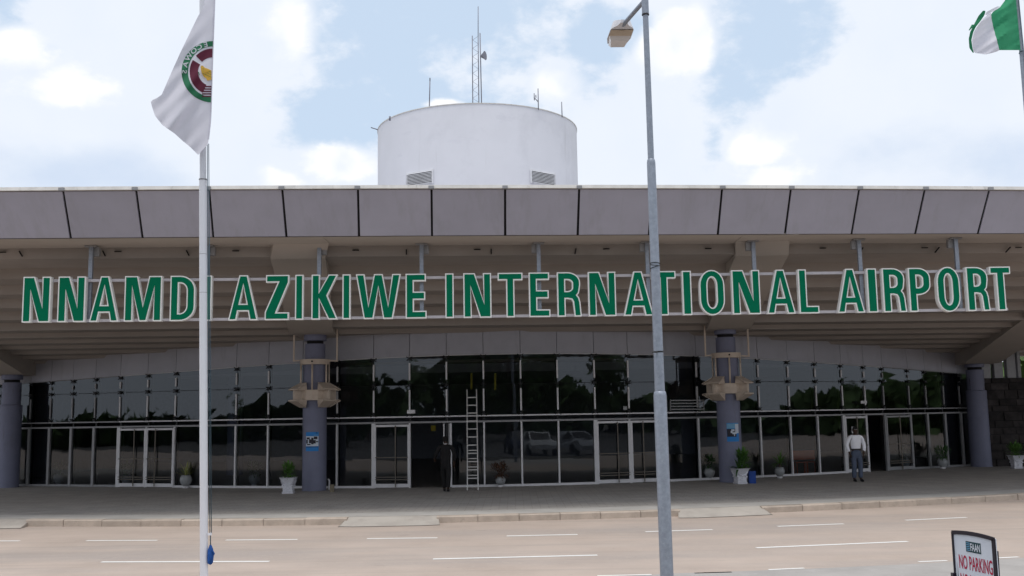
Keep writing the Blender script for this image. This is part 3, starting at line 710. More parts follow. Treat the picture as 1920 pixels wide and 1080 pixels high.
# ---- tower on the roof
tc_ = at(896, 300, 60.0); TX, TY = tc_.x, 60.0
TR = 6.02
ztop = at(897, 194.5, TY-TR).z
TW = thing('drum_tower', (TX, TY, 7.5), 'white round drum tower rising behind the terminal roof', 'tower')
m = MB(); m.lathe((TX, TY, 7.5), [(TR, 0), (TR, ztop-7.5)], 128); m.build('tower_wall', 'tower', TW)
m = MB(); m.lathe((TX, TY, ztop+.004), [(TR+.03, 0), (TR+.03, .05)], 128); m.build('tower_rim', 'coping', TW)
def louvre(x0, x1, y0, y1):
    def az(x):
        r = ray(x, 335); dx = r.x/r.y
        # intersect with drum
        A = dx*dx+1; B = -2*(dx*TX+TY); Cc = TX*TX+TY*TY-TR*TR; t = (-B-math.sqrt(B*B-4*A*Cc))/(2*A)
        return math.atan2(t*dx-TX, -(t-TY)), t
    a0, t0 = az(x0); a1, t1 = az(x1); zz0 = at((x0+x1)/2, y1, (t0+t1)/2).z; zz1 = at((x0+x1)/2, y0, (t0+t1)/2).z
    def pt(a, r, z): return Vector((TX+r*math.sin(a), TY-r*math.cos(a), z))
    m = MB(); n = 6
    for k in range(n):
        b0, b1 = a0+(a1-a0)*k/n, a0+(a1-a0)*(k+1)/n
        m.add([pt(b0, TR+.02, zz0), pt(b1, TR+.02, zz0), pt(b1, TR+.02, zz1), pt(b0, TR+.02, zz1)], [(0, 1, 2, 3)])
    v = m.build('vent', 'gap', TW)
    m = MB()
    for (p, q, zA, zB) in ((a0, a0, zz0, zz1), (a1, a1, zz0, zz1)): m.bar(pt(p, TR+.05, zA-.04), pt(p, TR+.05, zB+.04), .09, .09)
    for zA in (zz0, zz1): m.bar(pt(a0, TR+.05, zA), pt(a1, TR+.05, zA), .09, .07)
    m.build('vent_frame', 'louvre', v)
    ns = 9
    for k in range(ns):
        z = zz0+(zz1-zz0)*(k+.5)/ns; m = MB(); h = (zz1-zz0)/ns*.36
        A, B = pt(a0, TR+.03, 0), pt(a1, TR+.03, 0); nrm = pt((a0+a1)/2, 1, 0)-pt((a0+a1)/2, 0, 0)
        m.hexa([Vector((A.x, A.y, z-h))+nrm*.10, Vector((B.x, B.y, z-h))+nrm*.10, Vector((B.x, B.y, z-h+.02))+nrm*.10, Vector((A.x, A.y, z-h+.02))+nrm*.10,
                Vector((A.x, A.y, z+h))+nrm*.02, Vector((B.x, B.y, z+h))+nrm*.02, Vector((B.x, B.y, z+h+.02))+nrm*.02, Vector((A.x, A.y, z+h+.02))+nrm*.02])
        m.build('slat', 'louvre', v)
louvre(764, 812, 323, 347); louvre(995, 1039, 323, 346)
# antennas
da = TY-TR+1.0
def rod(b, x0, y0, x1, y1, d, r): b.tube([at(x0, y0, d), at(x1, y1, d)], r, 6)
base = at(893, 192, da)
mast = thing('lattice_mast', at(893, 200, da), 'lattice mast with whip and dish on top of the white tower', 'antenna')
m = MB(); rod(m, 886.5, 200, 885.5, 67, da, .026); m.build('mast_leg', 'ant', mast)
m = MB(); rod(m, 898, 200, 896.5, 70, da+.3, .028); m.build('mast_leg', 'ant', mast)
m = MB(); rod(m, 903, 200, 900, 62, da, .03); m.build('mast_leg', 'ant', mast)
m = MB(); rod(m, 896.5, 78, 896.5, 12, da+.3, .022); m.build('whip', 'ant', mast)
m = MB()
for k in range(16):
    ya = 192-k*7.8; yb = ya-7.8; xa, xb = (886.3, 897.6) if k % 2 else (897.6, 886.3); rod(m, xa, ya, xb, yb, da+.1, .008)
m.build('mast_lacing', 'ant', mast)
dc = at(908.5, 104.5, da-.2)
m = MB(); m.tube([dc+Vector((-.25, .1, 0)), dc+Vector((-.02, 0, 0)), dc+Vector((.03, -.02, 0))], [.03, .2, .26], 20); m.tube([at(901, 103, da), dc+Vector((-.2, .1, 0))], .03, 6); m.build('dish', 'ant', mast)
def antenna(label, pts, r=.03, loc=None, extra=None):
    m = MB()
    for a, b in pts: m.tube([at(a[0], a[1], da), at(b[0], b[1], da)], r, 6)
    p = at(pts[0][0][0], pts[0][0][1], da); o = m.build('antenna', 'ant', loc=p); _props(o, label, 'antenna', 'thin aerials on the tower rim'); return o
antenna('tallest single rod aerial on the tower rim, left of the lattice mast', [((805, 204), (806.2, 147)), ((806.2, 152), (806.2, 146))])
antenna('rod aerial with a small forked crosspiece, right of the lattice mast', [((1009.5, 206), (1008.8, 166)), ((1009, 191), (1001, 182)), ((1002, 188), (1001.5, 175)), ((1005, 183), (1004.6, 178))], .026)
antenna('short thin rod aerial nearest the right edge of the tower', [((1054, 220), (1053, 191))], .026)
antenna('tiny stub with a round knob on the left side of the tower rim', [((731, 226), (731, 218))], .05)
antenna('short rod sticking out sideways at the left edge of the tower', [((708, 243), (695.5, 239))], .03)

# ------------------------------------------------------------ the big sign
def signD(x): 
    v = np.interp(x, [0, 480, 960, 1440, 1920], [25.25, 25.75, 26.05, 26.25, 26.45]); return float(v)
sp = np.polyfit([at(x, 555, signD(x)).x for x in range(0, 1921, 80)], [signD(x) for x in range(0, 1921, 80)], 2)
def sY(X): return float(np.polyval(sp, X))
def sAt(x, y):                         # pixel -> point on sign surface
    d = 26.0
    for _ in range(6): d = sY(at(x, y, d).x)
    return at(x, y, d)
SG = thing('airport_sign', (0, 26, at(960, 598, 26).z), 'long sign of green letters reading NNAMDI AZIKIWE INTERNATIONAL AIRPORT hung under the canopy', 'sign')
zb_ = np.mean([sAt(x, y).z for x, y in ((50, 602.5), (440, 600), (800, 597.5), (1210, 592), (1480, 588.5), (1880, 583))])
zt_ = np.mean([sAt(x, y).z for x, y in ((60, 518), (440, 514.5), (800, 513), (1210, 508.5), (1480, 505.5), (1880, 502.5))])
def arcpts(cx, cy, rx, ry, a0, a1, n=9):
    return [(cx+rx*math.cos(a0+(a1-a0)*k/(n-1)), cy+ry*math.sin(a0+(a1-a0)*k/(n-1))) for k in range(n)]
def letter(ch, w):
    s = .137; t = .12; h = PI/2
    if ch == 'I': return [[(0, 0), (w, 0), (w, 1), (0, 1)]], []
    if ch == 'N': return [[(0, 0), (s, 0), (s, .75), (.63*w, 0), (w, 0), (w, 1), (w-s, 1), (w-s, .27), (.37*w, 1), (0, 1)]], []
    if ch == 'A': return [[(0, 0), (.21*w, 0), (.275*w, .21), (.725*w, .21), (.79*w, 0), (w, 0), (.62*w, 1), (.38*w, 1)]], [[(.315*w, .33), (.685*w, .33), (.5*w, .85)]]
    if ch == 'M': return [[(0, 0), (s, 0), (s, .82), (.42*w, 0), (.58*w, 0), (w-s, .82), (w-s, 0), (w, 0), (w, 1), (.69*w, 1), (.5*w, .28), (.31*w, 1), (0, 1)]], []
    if ch == 'W':
        a = .145*w; return [[(.18*w, 0), (.36*w, 0), (.5*w, .77), (.64*w, 0), (.82*w, 0), (w, 1), (w-a, 1), (.735*w, .23), (.58*w, 1), (.42*w, 1), (.265*w, .23), (a, 1), (0, 1)]], []
    if ch == 'Z': return [[(0, 0), (w, 0), (w, t), (.40*w, t), (w, .86), (w, 1), (.04*w, 1), (.04*w, 1-t), (.62*w, 1-t), (0, .15)]], []
    if ch == 'L': return [[(0, 0), (w, 0), (w, t), (s, t), (s, 1), (0, 1)]], []
    if ch == 'T': c = w/2; return [[(c-s/2, 0), (c+s/2, 0), (c+s/2, 1-t), (w, 1-t), (w, 1), (0, 1), (0, 1-t), (c-s/2, 1-t)]], []
    if ch == 'E': return [[(0, 0), (w, 0), (w, t), (s, t), (s, .44), (.93*w, .44), (.93*w, .575), (s, .575), (s, 1-t), (w*.97, 1-t), (w*.97, 1), (0, 1)]], []
    if ch == 'K': return [[(0, 0), (s, 0), (s, .49), (.71*w, 0), (w, 0), (.58*w, .53), (w, 1), (.71*w, 1), (s, .57), (s, 1), (0, 1)]], []
    if ch == 'D':
        o = [(0, 0)]+arcpts(.38*w, .30, .62*w, .30, -h, 0)+arcpts(.38*w, .70, .62*w, .30, 0, h)+[(0, 1)]
        i = [(s, t)]+arcpts(.38*w, .32, .62*w-s, .32-t, -h, 0)+arcpts(.38*w, .68, .62*w-s, .32-t, 0, h)+[(s, 1-t)]; return [o], [i]
    if ch == 'O':
        ry = .34; o = arcpts(w/2, ry-.015, w/2, ry, PI, 2*PI, 13)+arcpts(w/2, 1-ry+.015, w/2, ry, 0, PI, 13)
        rx = w/2-s; r2 = ry-t; i = arcpts(w/2, ry-.015, rx, r2, PI, 2*PI, 13)+arcpts(w/2, 1-ry+.015, rx, r2, 0, PI, 13); return [o], [i]
    if ch == 'P':
        o = [(0, 0), (s, 0), (s, .40)]+arcpts(.42*w, .62, .58*w, .22, -h, 0)+arcpts(.42*w, .78, .58*w, .22, 0, h)+[(0, 1)]
        i = [(s, .53)]+arcpts(.42*w, .64, .58*w-s, .11, -h, 0)+arcpts(.42*w, .76, .58*w-s, .11, 0, h)+[(s, .87)]; return [o], [i]
    if ch == 'R':
        v = .96*w
        o = [(0, 0), (s, 0), (s, .42), (.45*w, .42), (.64*w, .40), (.72*w, .33), (.75*w, .18), (.78*w, 0), (w, 0), (.98*w, .12), (.955*w, .30), (.90*w, .41), (.80*w, .475), (.90*w, .54)]+arcpts(.42*w, .72, v-.42*w, .14, 0, 0, 2)[:1]+arcpts(.42*w, .78, v-.42*w, .22, 0, h)+[(0, 1)]
        i = [(s, .55)]+arcpts(.42*w, .66, v-.42*w-s, .11, -h, 0)+arcpts(.42*w, .76, v-.42*w-s, .11, 0, h)+[(s, .87)]; return [o], [i]
def offset_poly(pts, o):
    n = len(pts); P2 = [Vector(p) for p in pts]; out = []
    area = sum(P2[i].x*P2[(i+1) % n].y-P2[(i+1) % n].x*P2[i].y for i in range(n)); sg = 1 if area > 0 else -1
    for i in range(n):
        a, b, c = P2[i-1], P2[i], P2[(i+1) % n]; d1 = (b-a); d2 = (c-b)
        if d1.length < 1e-6 or d2.length < 1e-6: out.append(None); continue
        d1.normalize(); d2.normalize(); n1 = Vector((d1.y, -d1.x))*sg; n2 = Vector((d2.y, -d2.x))*sg
        k = n1+n2; L2 = k.length_squared
        if L2 < 1e-4: out.append(b+n1*o); continue
        v = k*(2*o/L2)
        if v.length > abs(o)*2.2: v *= abs(o)*2.2/v.length
        out.append(b+v)
    return [p for p in out if p is not None]
def solid(m, outer, holes, fmap, d0, d1):
    loops = [outer]+holes; tri = tessellate_polygon([[Vector((p[0], p[1], 0)) for p in l] for l in loops])
    flat = [p for l in loops for p in l]; n = len(flat)
    vs = [fmap(p[0], p[1], d0) for p in flat]+[fmap(p[0], p[1], d1) for p in flat]; fs = [tuple(t) for t in tri]+[tuple(i+n for i in t) for t in tri]
    k = 0
    for l in loops:
        for i in range(len(l)): j = (i+1) % len(l); fs.append((k+i, k+j, k+j+n, k+i+n))
        k += len(l)
    m.add(vs, fs)
LET = [('N', 42, 94), ('N', 108, 159.5), ('A', 168.6, 222), ('M', 233, 303), ('D', 318.7, 365.5), ('I', 381, 396.5), ('A', 428.7, 483), ('Z', 496.6, 541.7), ('I', 553.3, 568.6), ('K', 584, 632), ('I', 642, 657),
       ('W', 667.5, 751), ('E', 760.5, 799.7), ('I', 835, 850.7), ('N', 869, 921.3), ('T', 933.7, 980.3), ('E', 992, 1031.5), ('R', 1045, 1090), ('N', 1103.3, 1155), ('A', 1169.5, 1224), ('T', 1222.5, 1268),
       ('I', 1280, 1297), ('O', 1312, 1359), ('N', 1373, 1425.5), ('A', 1438, 1490), ('L', 1498, 1534.8), ('A', 1570, 1619.7), ('I', 1627, 1645), ('R', 1656, 1698.7), ('P', 1705, 1745.7), ('O', 1757.5, 1800.5), ('R', 1813.5, 1855), ('T', 1858, 1897)]
for ch, x0, x1 in LET:
    xm = (x0+x1)/2; ym = 558-(xm-960)*.0115
    lean = 0
    A = sAt(x0, ym); B = sAt(x1, ym); Lw = (B-A).length; d = (B-A).normalized(); n = Vector((d.y, -d.x, 0))
    Hh = zt_-zb_; ol = .027*Hh; H = Hh-2*ol; wg = (Lw-2*ol)/H
    outs, holes = letter(ch, wg)
    def fm_(u, v, dep, A=A, d=d, n=n): p = A+d*(ol+u*H)+n*dep; return Vector((p.x, p.y, zb_+ol+v*H))
    m = MB(); solid(m, [tuple(p) for p in offset_poly(outs[0], ol/H)], [[tuple(p) for p in offset_poly(h_, -ol/H)] for h_ in holes], fm_, -.17, 0)
    lt = m.build('letter', 'white', SG)
    m = MB(); solid(m, outs[0], holes, fm_, .001, .008); m.build('letter_face', 'green', lt)
def rail(zr, x0, x1, w=.07):
    m = MB(); n = 28; a, b = sAt(x0, 560).x, sAt(x1, 560).x
    for i in range(n):
        xa = a+(b-a)*i/n; xb = a+(b-a)*(i+1)/n; m.bar((xa, sY(xa)+.16, zr), (xb, sY(xb)+.16, zr), .07, w)
    m.build('rail', 'rail', SG)
rail(zt_-.085, 42, 1893); rail(zb_+.045, 42, 1893)
for x, yt, in ((162, 460), (382, 458), (595, 456), (789, 456), (1011, 454), (1217, 453), (1419, 452), (1620, 450), (1804, 449)):
    p = sAt(x, 510); dd = p.y+.26; zt2 = ZFB-.05
    m = MB(); m.bar((p.x, dd, zb_+.0), (p.x, dd, zt2), .10, .08)
    m.build('hanger', 'galv', SG)
    m = MB(); m.box((p.x, dd, ZFB-.03), (.30, .16, .035)); m.box((p.x+(.10 if x < 960 else -.10), dd+.1, ZFB-.16), (.16, .12, .22)); m.build('hanger_plate', 'frame_dull', SG)

# ------------------------------------------------------------ things under the canopy
def leaf_strip(m, p, dirv, L, w, droop, n=5, up=Vector((0, 0, 1))):
    side = dirv.cross(up); side = side.normalized() if side.length > 1e-3 else Vector((1, 0, 0)); q = Vector(p); dv = dirv.normalized(); pts = []
    for i in range(n+1):
        t = i/n; ww = w*math.sin(PI*min(1, .12+t*.88))**.7*(1-.3*t) if i < n else 0.002
        pts.append((q-side*ww/2, q+side*ww/2)); dv = (dv+Vector((0, 0, -droop/n))).normalized(); q = q+dv*L/n
    vs = [v for pr in pts for v in pr]; m.add(vs, [(2*i, 2*i+1, 2*i+3, 2*i+2) for i in range(n)])
def spiky(parent, c, mats, n, L, w, droop, spread, rs):
    m = MB()
    for k in range(n):
        a = rs.uniform(0, 2*PI); e_ = rs.uniform(*spread); l = L*rs.uniform(.7, 1.1)
        leaf_strip(m, Vector(c)+Vector((rs.uniform(-.03, .03), rs.uniform(-.03, .03), 0)), Vector((math.cos(a)*math.cos(e_), math.sin(a)*math.cos(e_), math.sin(e_))), l, w, droop*rs.uniform(.6, 1.3))
    m.build('foliage', mats, parent)
def bush(parent, c, r, h, mats, n, ls, rs):
    m = MB()
    for k in range(n):
        u = Vector((rs.gauss(0, 1), rs.gauss(0, 1), rs.gauss(0, 1))).normalized()*rs.random()**.4
        p = Vector(c)+Vector((u.x*r, u.y*r, h/2+u.z*h/2)); d = (u+Vector((rs.uniform(-.5, .5), rs.uniform(-.5, .5), .5))).normalized(); leaf_strip(m, p, d, ls*rs.uniform(.7, 1.3), ls*.3, .5, 3)
    for k in range(8):
        a = rs.uniform(0, 6.3); m.tube([c, Vector(c)+Vector((math.cos(a)*r*.5, math.sin(a)*r*.5, h*.6))], [.008, .004], 5, False)
    m.smooth = False; m.build('foliage', mats, parent)
def urn_pot(t, c, r=.2, h=.40):
    m = MB(); m.lathe(c, [(r*.5, 0), (r*.55, .03), (r*.42, .06)], 20); m.build('pot_foot', 'frame', t)
    m = MB(); m.lathe(Vector(c)+Vector((0, 0, .06)), [(r*.42, 0), (r*.8, h*.2), (r, h*.48), (r*.93, h*.72), (r*.72, h*.84), (r*.80, h*.92), (r*.70, h*.92), (r*.62, h*.84)], 24, cap=False); m.build('pot', 'urn', t)
    m = MB(); m.lathe(Vector(c)+Vector((0, 0, .05+h*.80)), [(r*.6, 0), (r*.6, .01)], 16); m.build('soil', 'soil', t)
rs = random.Random(21)
def urn(x, y, label, kind, r=.2, h=.38):
    c = hit(x, y, PZ); c.y += .15; t = thing('potted_plant', c, label, 'potted plant'); urn_pot(t, c, r, h); top = c+Vector((0, 0, h*.9))
    if kind == 'spiky': spiky(t, top, 'leaf_y', 26, .62, .045, .5, (.5, 1.45), rs)
    elif kind == 'dracaena':
        m = MB(); m.tube([top-Vector((0, 0, .1)), top+Vector((.02, 0, .22))], .02, 6); m.build('stem', 'bark', t); spiky(t, top+Vector((.02, 0, .2)), 'leaf', 30, .5, .06, .9, (.1, 1.4), rs)
    elif kind == 'bronze': bush(t, top, .32, .52, 'leaf_r', 240, .14, rs)
    else: bush(t, top, .35, .55, 'leaf_d', 260, .14, rs)
    return t
urn(345.5, 915.5, 'round urn with spiky yellow-green leaves beside the left pair of doors', 'spiky', .21, .42)
urn(1464.5, 897, 'round pale urn with long arching green leaves right of the right column', 'dracaena', .18, .34)
urn(938.5, 913.5, 'round urn with bronze bushy plant right of the ladder', 'bronze', .17, .30)
urn(1771, 879, 'round grey urn in the shade near the far right panes', 'dark', .2, .36)
# plants inside
def inside_urn(x, y, d, label, kind='dark'):
    c = at(x, y, d); c.z = PZ; t = thing('potted_plant', c, label, 'potted plant'); urn_pot(t, c, .2, .38); bush(t, c+Vector((0, 0, .34)), .3, .5, 'leaf_d', 200, .14, rs)
inside_urn(110, 905, 38.6, 'urn with a leafy plant behind the glass at the far left')
inside_urn(238, 905, 37.2, 'round urn standing behind the left door leaf')
inside_urn(477, 905, 36.2, 'urn with low plant behind the glass left of the left column')
inside_urn(1330, 900, 35.6, 'urn with dark plant behind the glass left of the right column')
inside_urn(1697, 880, 40.0, 'pale urn behind the open door leaf at the right')

def square_planter(x, y, label, w=.46, h=.50, fol='fern', rz=0.0):
    c = hit(x, y, PZ); c.y += .22; t = thing('square_planter', c, label, 'planter', 'ornate silver planters beside the columns')
    R = Matrix.Rotation(rz, 3, 'Z'); m = MB()
    lv = [(.0, .33), (.05, .35), (.07, .30), (.28, .31), (.46, .44), (.5, .50), (.485, .45), (.44, .40)]
    s_ = w/.46; rings = []
    for z, ww in lv:
        hw = ww*s_/2*1.0
        rings.append([c+R @ Vector((a*hw, b*hw, z*h/.5)) for a, b in ((-1, -1), (0, -1.04), (1, -1), (1.04, 0), (1, 1), (0, 1.04), (-1, 1), (-1.04, 0))])
    vs = [v for r in rings for v in r]; fs = []
    for i in range(len(rings)-1):
        for k in range(8): fs.append((i*8+k, i*8+(k+1) % 8, (i+1)*8+(k+1) % 8, (i+1)*8+k))
    fs.append(tuple(range(8)))
    m.add(vs, fs); m.build('planter_body', 'silver', t)
    for sx, sy, rr2 in ((0, -1, 0), (1, 0, PI/2), (-1, 0, -PI/2)):    # swags and scrolls in relief
        m = MB(); Q = R @ Matrix.Rotation(rr2, 3, 'Z')
        def q(u, z, o=.0): return c+Q @ Vector((u*s_, -(.155+.09*max(0, (z-.28)/.2)+o)*s_, z*h/.5))
        m.tube([q(-.17, .40), q(-.10, .30, .015), q(0, .265, .02), q(.10, .30, .015), q(.17, .40)], [.012, .02, .028, .02, .012], 8)
        m.tube([q(-.08, .17), q(0, .12, .01), q(.08, .17)], [.012, .02, .012], 8)
        for u in (-.14, .14): m.tube([q(u, .24, -.01), q(u, .24, .035)], [.04, .02], 10); m.tube([q(u, .03, -.01), q(u, .03, .02)], [.035, .02], 10)
        m.tube([q(0, .19, -.01), q(0, .19, .025)], [.045, .02], 10)
        m.build('planter_relief', 'silver', t)
    m = MB(); m.box(c+Vector((0, 0, h*.86)), (w*.75, w*.75, .02), rz); m.build('soil', 'soil', t)
    top = c+Vector((0, 0, h*.86))
    if fol == 'fern': bush(t, top, .22, .50, 'leaf', 420, .13, rs)
    elif fol == 'palm':
        bush(t, top+Vector((.12, 0, .05)), .22, .62, 'leaf', 380, .15, rs); spiky(t, top, 'leaf_d', 16, .85, .08, 1.0, (.4, 1.3), rs)
    else: bush(t, top, .3, .5, 'leaf', 320, .16, rs)
square_planter(538, 926, 'silver planter with a feathery green shrub left of the left column')
square_planter(1391, 908, 'silver planter with wide leafy plant in front of the right column, blue bucket beside it', fol='palm', rz=.25)
square_planter(1912, 879, 'pale planter with green shrub by the stone wall at the right edge', fol='bush')
bc = hit(1411.5, 906.5, PZ); bc.y += .12
m = MB(); m.box(bc+Vector((0, 0, .185)), (.22, .24, .37)); m.box(bc+Vector((0, 0, .38)), (.24, .26, .02)); m.build('blue_container', 'bluepl', loc=bc, label='plain blue plastic container beside the silver planter at the right column', cat='container')
cb_ = hit(622, 922.5, PZ); cb_.y += .06
m = MB(); m.box(cb_+Vector((0, 0, .115)), (.13, .13, .23), .1); m.build('brown_block', 'box', loc=cb_, label='small upright brown block beside the left column', cat='block')
pc = hit(615, 918.5, PZ); pc.y += .2
m = MB(); m.tube([pc+Vector((0, 0, .02)), pc+Vector((-.0, 0, .30)), pc+Vector((-.05, 0, .34))], .03, 8); m.box(pc+Vector((.03, 0, .02)), (.1, .08, .04)); m.build('white_pipe', 'frame', loc=pc, label='short white pipe standing behind the left column', cat='pipe')
# ladder
la = hit(886.5, 919.5, PZ); top = at(884.5, 731, arc(887).y-.12)
ld = thing('ladder', la, 'tall pale metal ladder leaning against the glass beside the centre entrance', 'ladder')
bl, br = hit(878.5, 919.5, PZ), hit(898, 919.5, PZ); wl = (br-bl).length/2
for sgn in (-1, 1):
    m = MB(); m.bar(la+Vector((sgn*wl, 0, 0)), top+Vector((sgn*wl*.93, 0, 0)), .035, .07); m.build('rail', 'brass', ld)
ys = [735, 751, 767, 783, 799, 815, 831, 847, 863, 879, 895, 911]
for k in range(12):
    t_ = .035+k*.0805; p = la.lerp(top, t_); m = MB(); m.bar(p-Vector((wl*.97, .02, 0)), p+Vector((wl*.97, -.02, 0)), .035, .03)
    if 1 <= k <= 4: m.bar(p-Vector((wl*.9, -.05, -.09)), p+Vector((wl*.9, .05, .09)), .03, .025)
    m.build('rung', 'brass', ld)
# posters on the columns
def poster(cc, x0, y0, x1, y1, label, pale, seed):
    xm, ym = (x0+x1)/2, (y0+y1)/2; R = .39; pm = at(xm, ym, cc.y-R); z0 = at(xm, y1, cc.y-R).z; z1 = at(xm, y0, cc.y-R).z; u0 = math.asin((at(x0, ym, cc.y-R).x-cc.x)/R/1.02); u1 = math.asin((at(x1, ym, cc.y-R).x-cc.x)/R/1.02)
    t = thing('poster', Vector((pm.x, pm.y, z0)), label, 'poster')
    def patch(mm, a, b, c, d, off, name='print'):
        m = MB(); n = 6
        for i in range(n):
            p, q = u0+(u1-u0)*(a+(b-a)*i/n), u0+(u1-u0)*(a+(b-a)*(i+1)/n); r = R+off
            m.add([(cc.x+r*math.sin(p), cc.y-r*math.cos(p), z0+(z1-z0)*c), (cc.x+r*math.sin(q), cc.y-r*math.cos(q), z0+(z1-z0)*c), (cc.x+r*math.sin(q), cc.y-r*math.cos(q), z0+(z1-z0)*d), (cc.x+r*math.sin(p), cc.y-r*math.cos(p), z0+(z1-z0)*d)], [(0, 1, 2, 3)])
        m.build(name, mm, t)
    patch('posterblue', 0, 1, 0, 1, .008, 'sheet')
    if pale:
        patch('posterlblue', .02, .98, .70, .97, .011, 'upper_band'); patch('posterdark', .02, .75, .26, .68, .012, 'photo'); patch('posterpale', .66, .98, .45, .94, .013, 'photo_edge')
        bl = [(.35, .6, .55, .66), (.42, .7, .4, .5), (.3, .45, .46, .58), (.55, .62, .3, .4), (.65, .8, .42, .56)]; bm_ = 'posterpale'
    else:
        patch('posterpale', .02, .98, .26, .78, .011, 'photo'); patch('posterlblue', .62, .96, .82, .85, .012, 'text_line'); patch('posterdark', .05, .95, .205, .235, .011, 'text_line')
        patch('posterdark', .78, .9, .93, .96, .011, 'text_line')
        bl = [(.08, .34, .62, .72), (.04, .18, .4, .6), (.28, .5, .42, .62), (.12, .4, .32, .38), (.45, .62, .36, .7), (.64, .9, .62, .76), (.6, .78, .40, .58), (.8, .96, .46, .52)]; bm_ = 'posterdark'
    for a, b, c_, d in bl: patch(bm_, a, b, c_, d, .014, 'picture_shape')
poster(c1, 573, 810, 597, 846, 'blue and white poster with a dark picture on the left column', False, 1)
poster(c2, 1363, 793, 1386, 828, 'pale blue poster with a bright figure on dark ground on the right column', True, 2)
# small boxes on the transom: cameras / lights
def smallbox(x, y, d, s3, label, m_='frame'):
    p = at(x, y, d); m = MB(); m.box(p, s3); m.bar(p+Vector((0, 0, 0)), p+Vector((0, .22, -.05)), .03); m.build('security_camera', m_, loc=p, label=label, cat='camera')
smallbox(771, 772, arc(771).y-.2, (.26, .16, .12), 'small pale camera box on the glass above the centre entrance')
smallbox(1619, 754, arc(1619).y-.2, (.22, .14, .10), 'small white camera box above the right open doorway')
smallbox(1172, 765, arc(1172).y-.15, (.12, .12, .12), 'tiny round camera over the right centre doors', 'urn')
# exit lamp panel deep inside
p = at(812.5, 803, 42.0)
ye = MB(); ye.box(p, (.19, .05, .22)); ye.build('yellow_notice', 'yellow', loc=p, label='small yellow notice hanging inside the dark centre entrance', cat='notice')
for xx, y0, y1, lab in ((884, 700, 730, 'yellow strip imitating a reflection in the glass above the ladder'), (928.5, 700, 731, 'yellow strip imitating a reflection in the glass right of the ladder')):
    a, b = at(xx, y0, 35.5), at(xx, y1, 35.5); m = MB(); m.bar(a, b, .07, .02); m.build('reflected_strip', 'yellow', loc=b, label=lab, cat='strip')  # yellow reflections in the glass, put in as solid strips behind it
# slatted rack behind the upper glass by the right column
rk = thing('slatted_rack', at(1290, 768, 35.0), 'pale slatted rack behind the upper glass left of the right column', 'rack')
for yy in (751, 756.5, 762, 767.5):
    m = MB(); m.bar(at(1257, yy, 35.0), at(1319, yy-.5, 35.0), .03, .035); m.build('slat', 'frame_dull', rk)
m = MB(); m.bar(at(1319, 749, 35.0), at(1320, 770, 35), .03); m.bar(at(1257, 749, 35.0), at(1257, 770, 35), .03); m.build('upright', 'frame_dull', rk)
# notice on the right door
p = at(1602, 806, arc(1602).y-.13); nn = thing('door_notice', p, 'small square notice with pale border on the right door leaf', 'notice')
m = MB(); m.box(p, (.20, .006, .24)); m.build('border', 'frame', nn); m = MB(); m.box(p-Vector((0, .006, 0)), (.14, .004, .18)); m.build('sheet', 'posterdark', nn)
# inside: orange chairs
def chair(x, y, d, label):
    c = at(x, y, d); c.z = PZ; t = thing('chair', c, label, 'chair', 'orange plastic chairs inside the hall')
    m = MB(); m.box(c+Vector((0, 0, .43)), (.42, .4, .03)); m.build('seat', 'orange', t)
    m = MB(); m.box(c+Vector((0, .2, .68)), (.42, .03, .34)); m.build('backrest', 'orange', t)
    for a in (-.18, .18):
        for b in (-.17, .17): m = MB(); m.bar(c+Vector((a, b, 0)), c+Vector((a, b, .42)), .03); m.build('leg', 'orange', t)
chair(1502, 890, 38.0, 'orange plastic chair behind the glass, left one of the pair'); chair(1522, 890, 38.2, 'orange plastic chair behind the glass, right one of the pair')

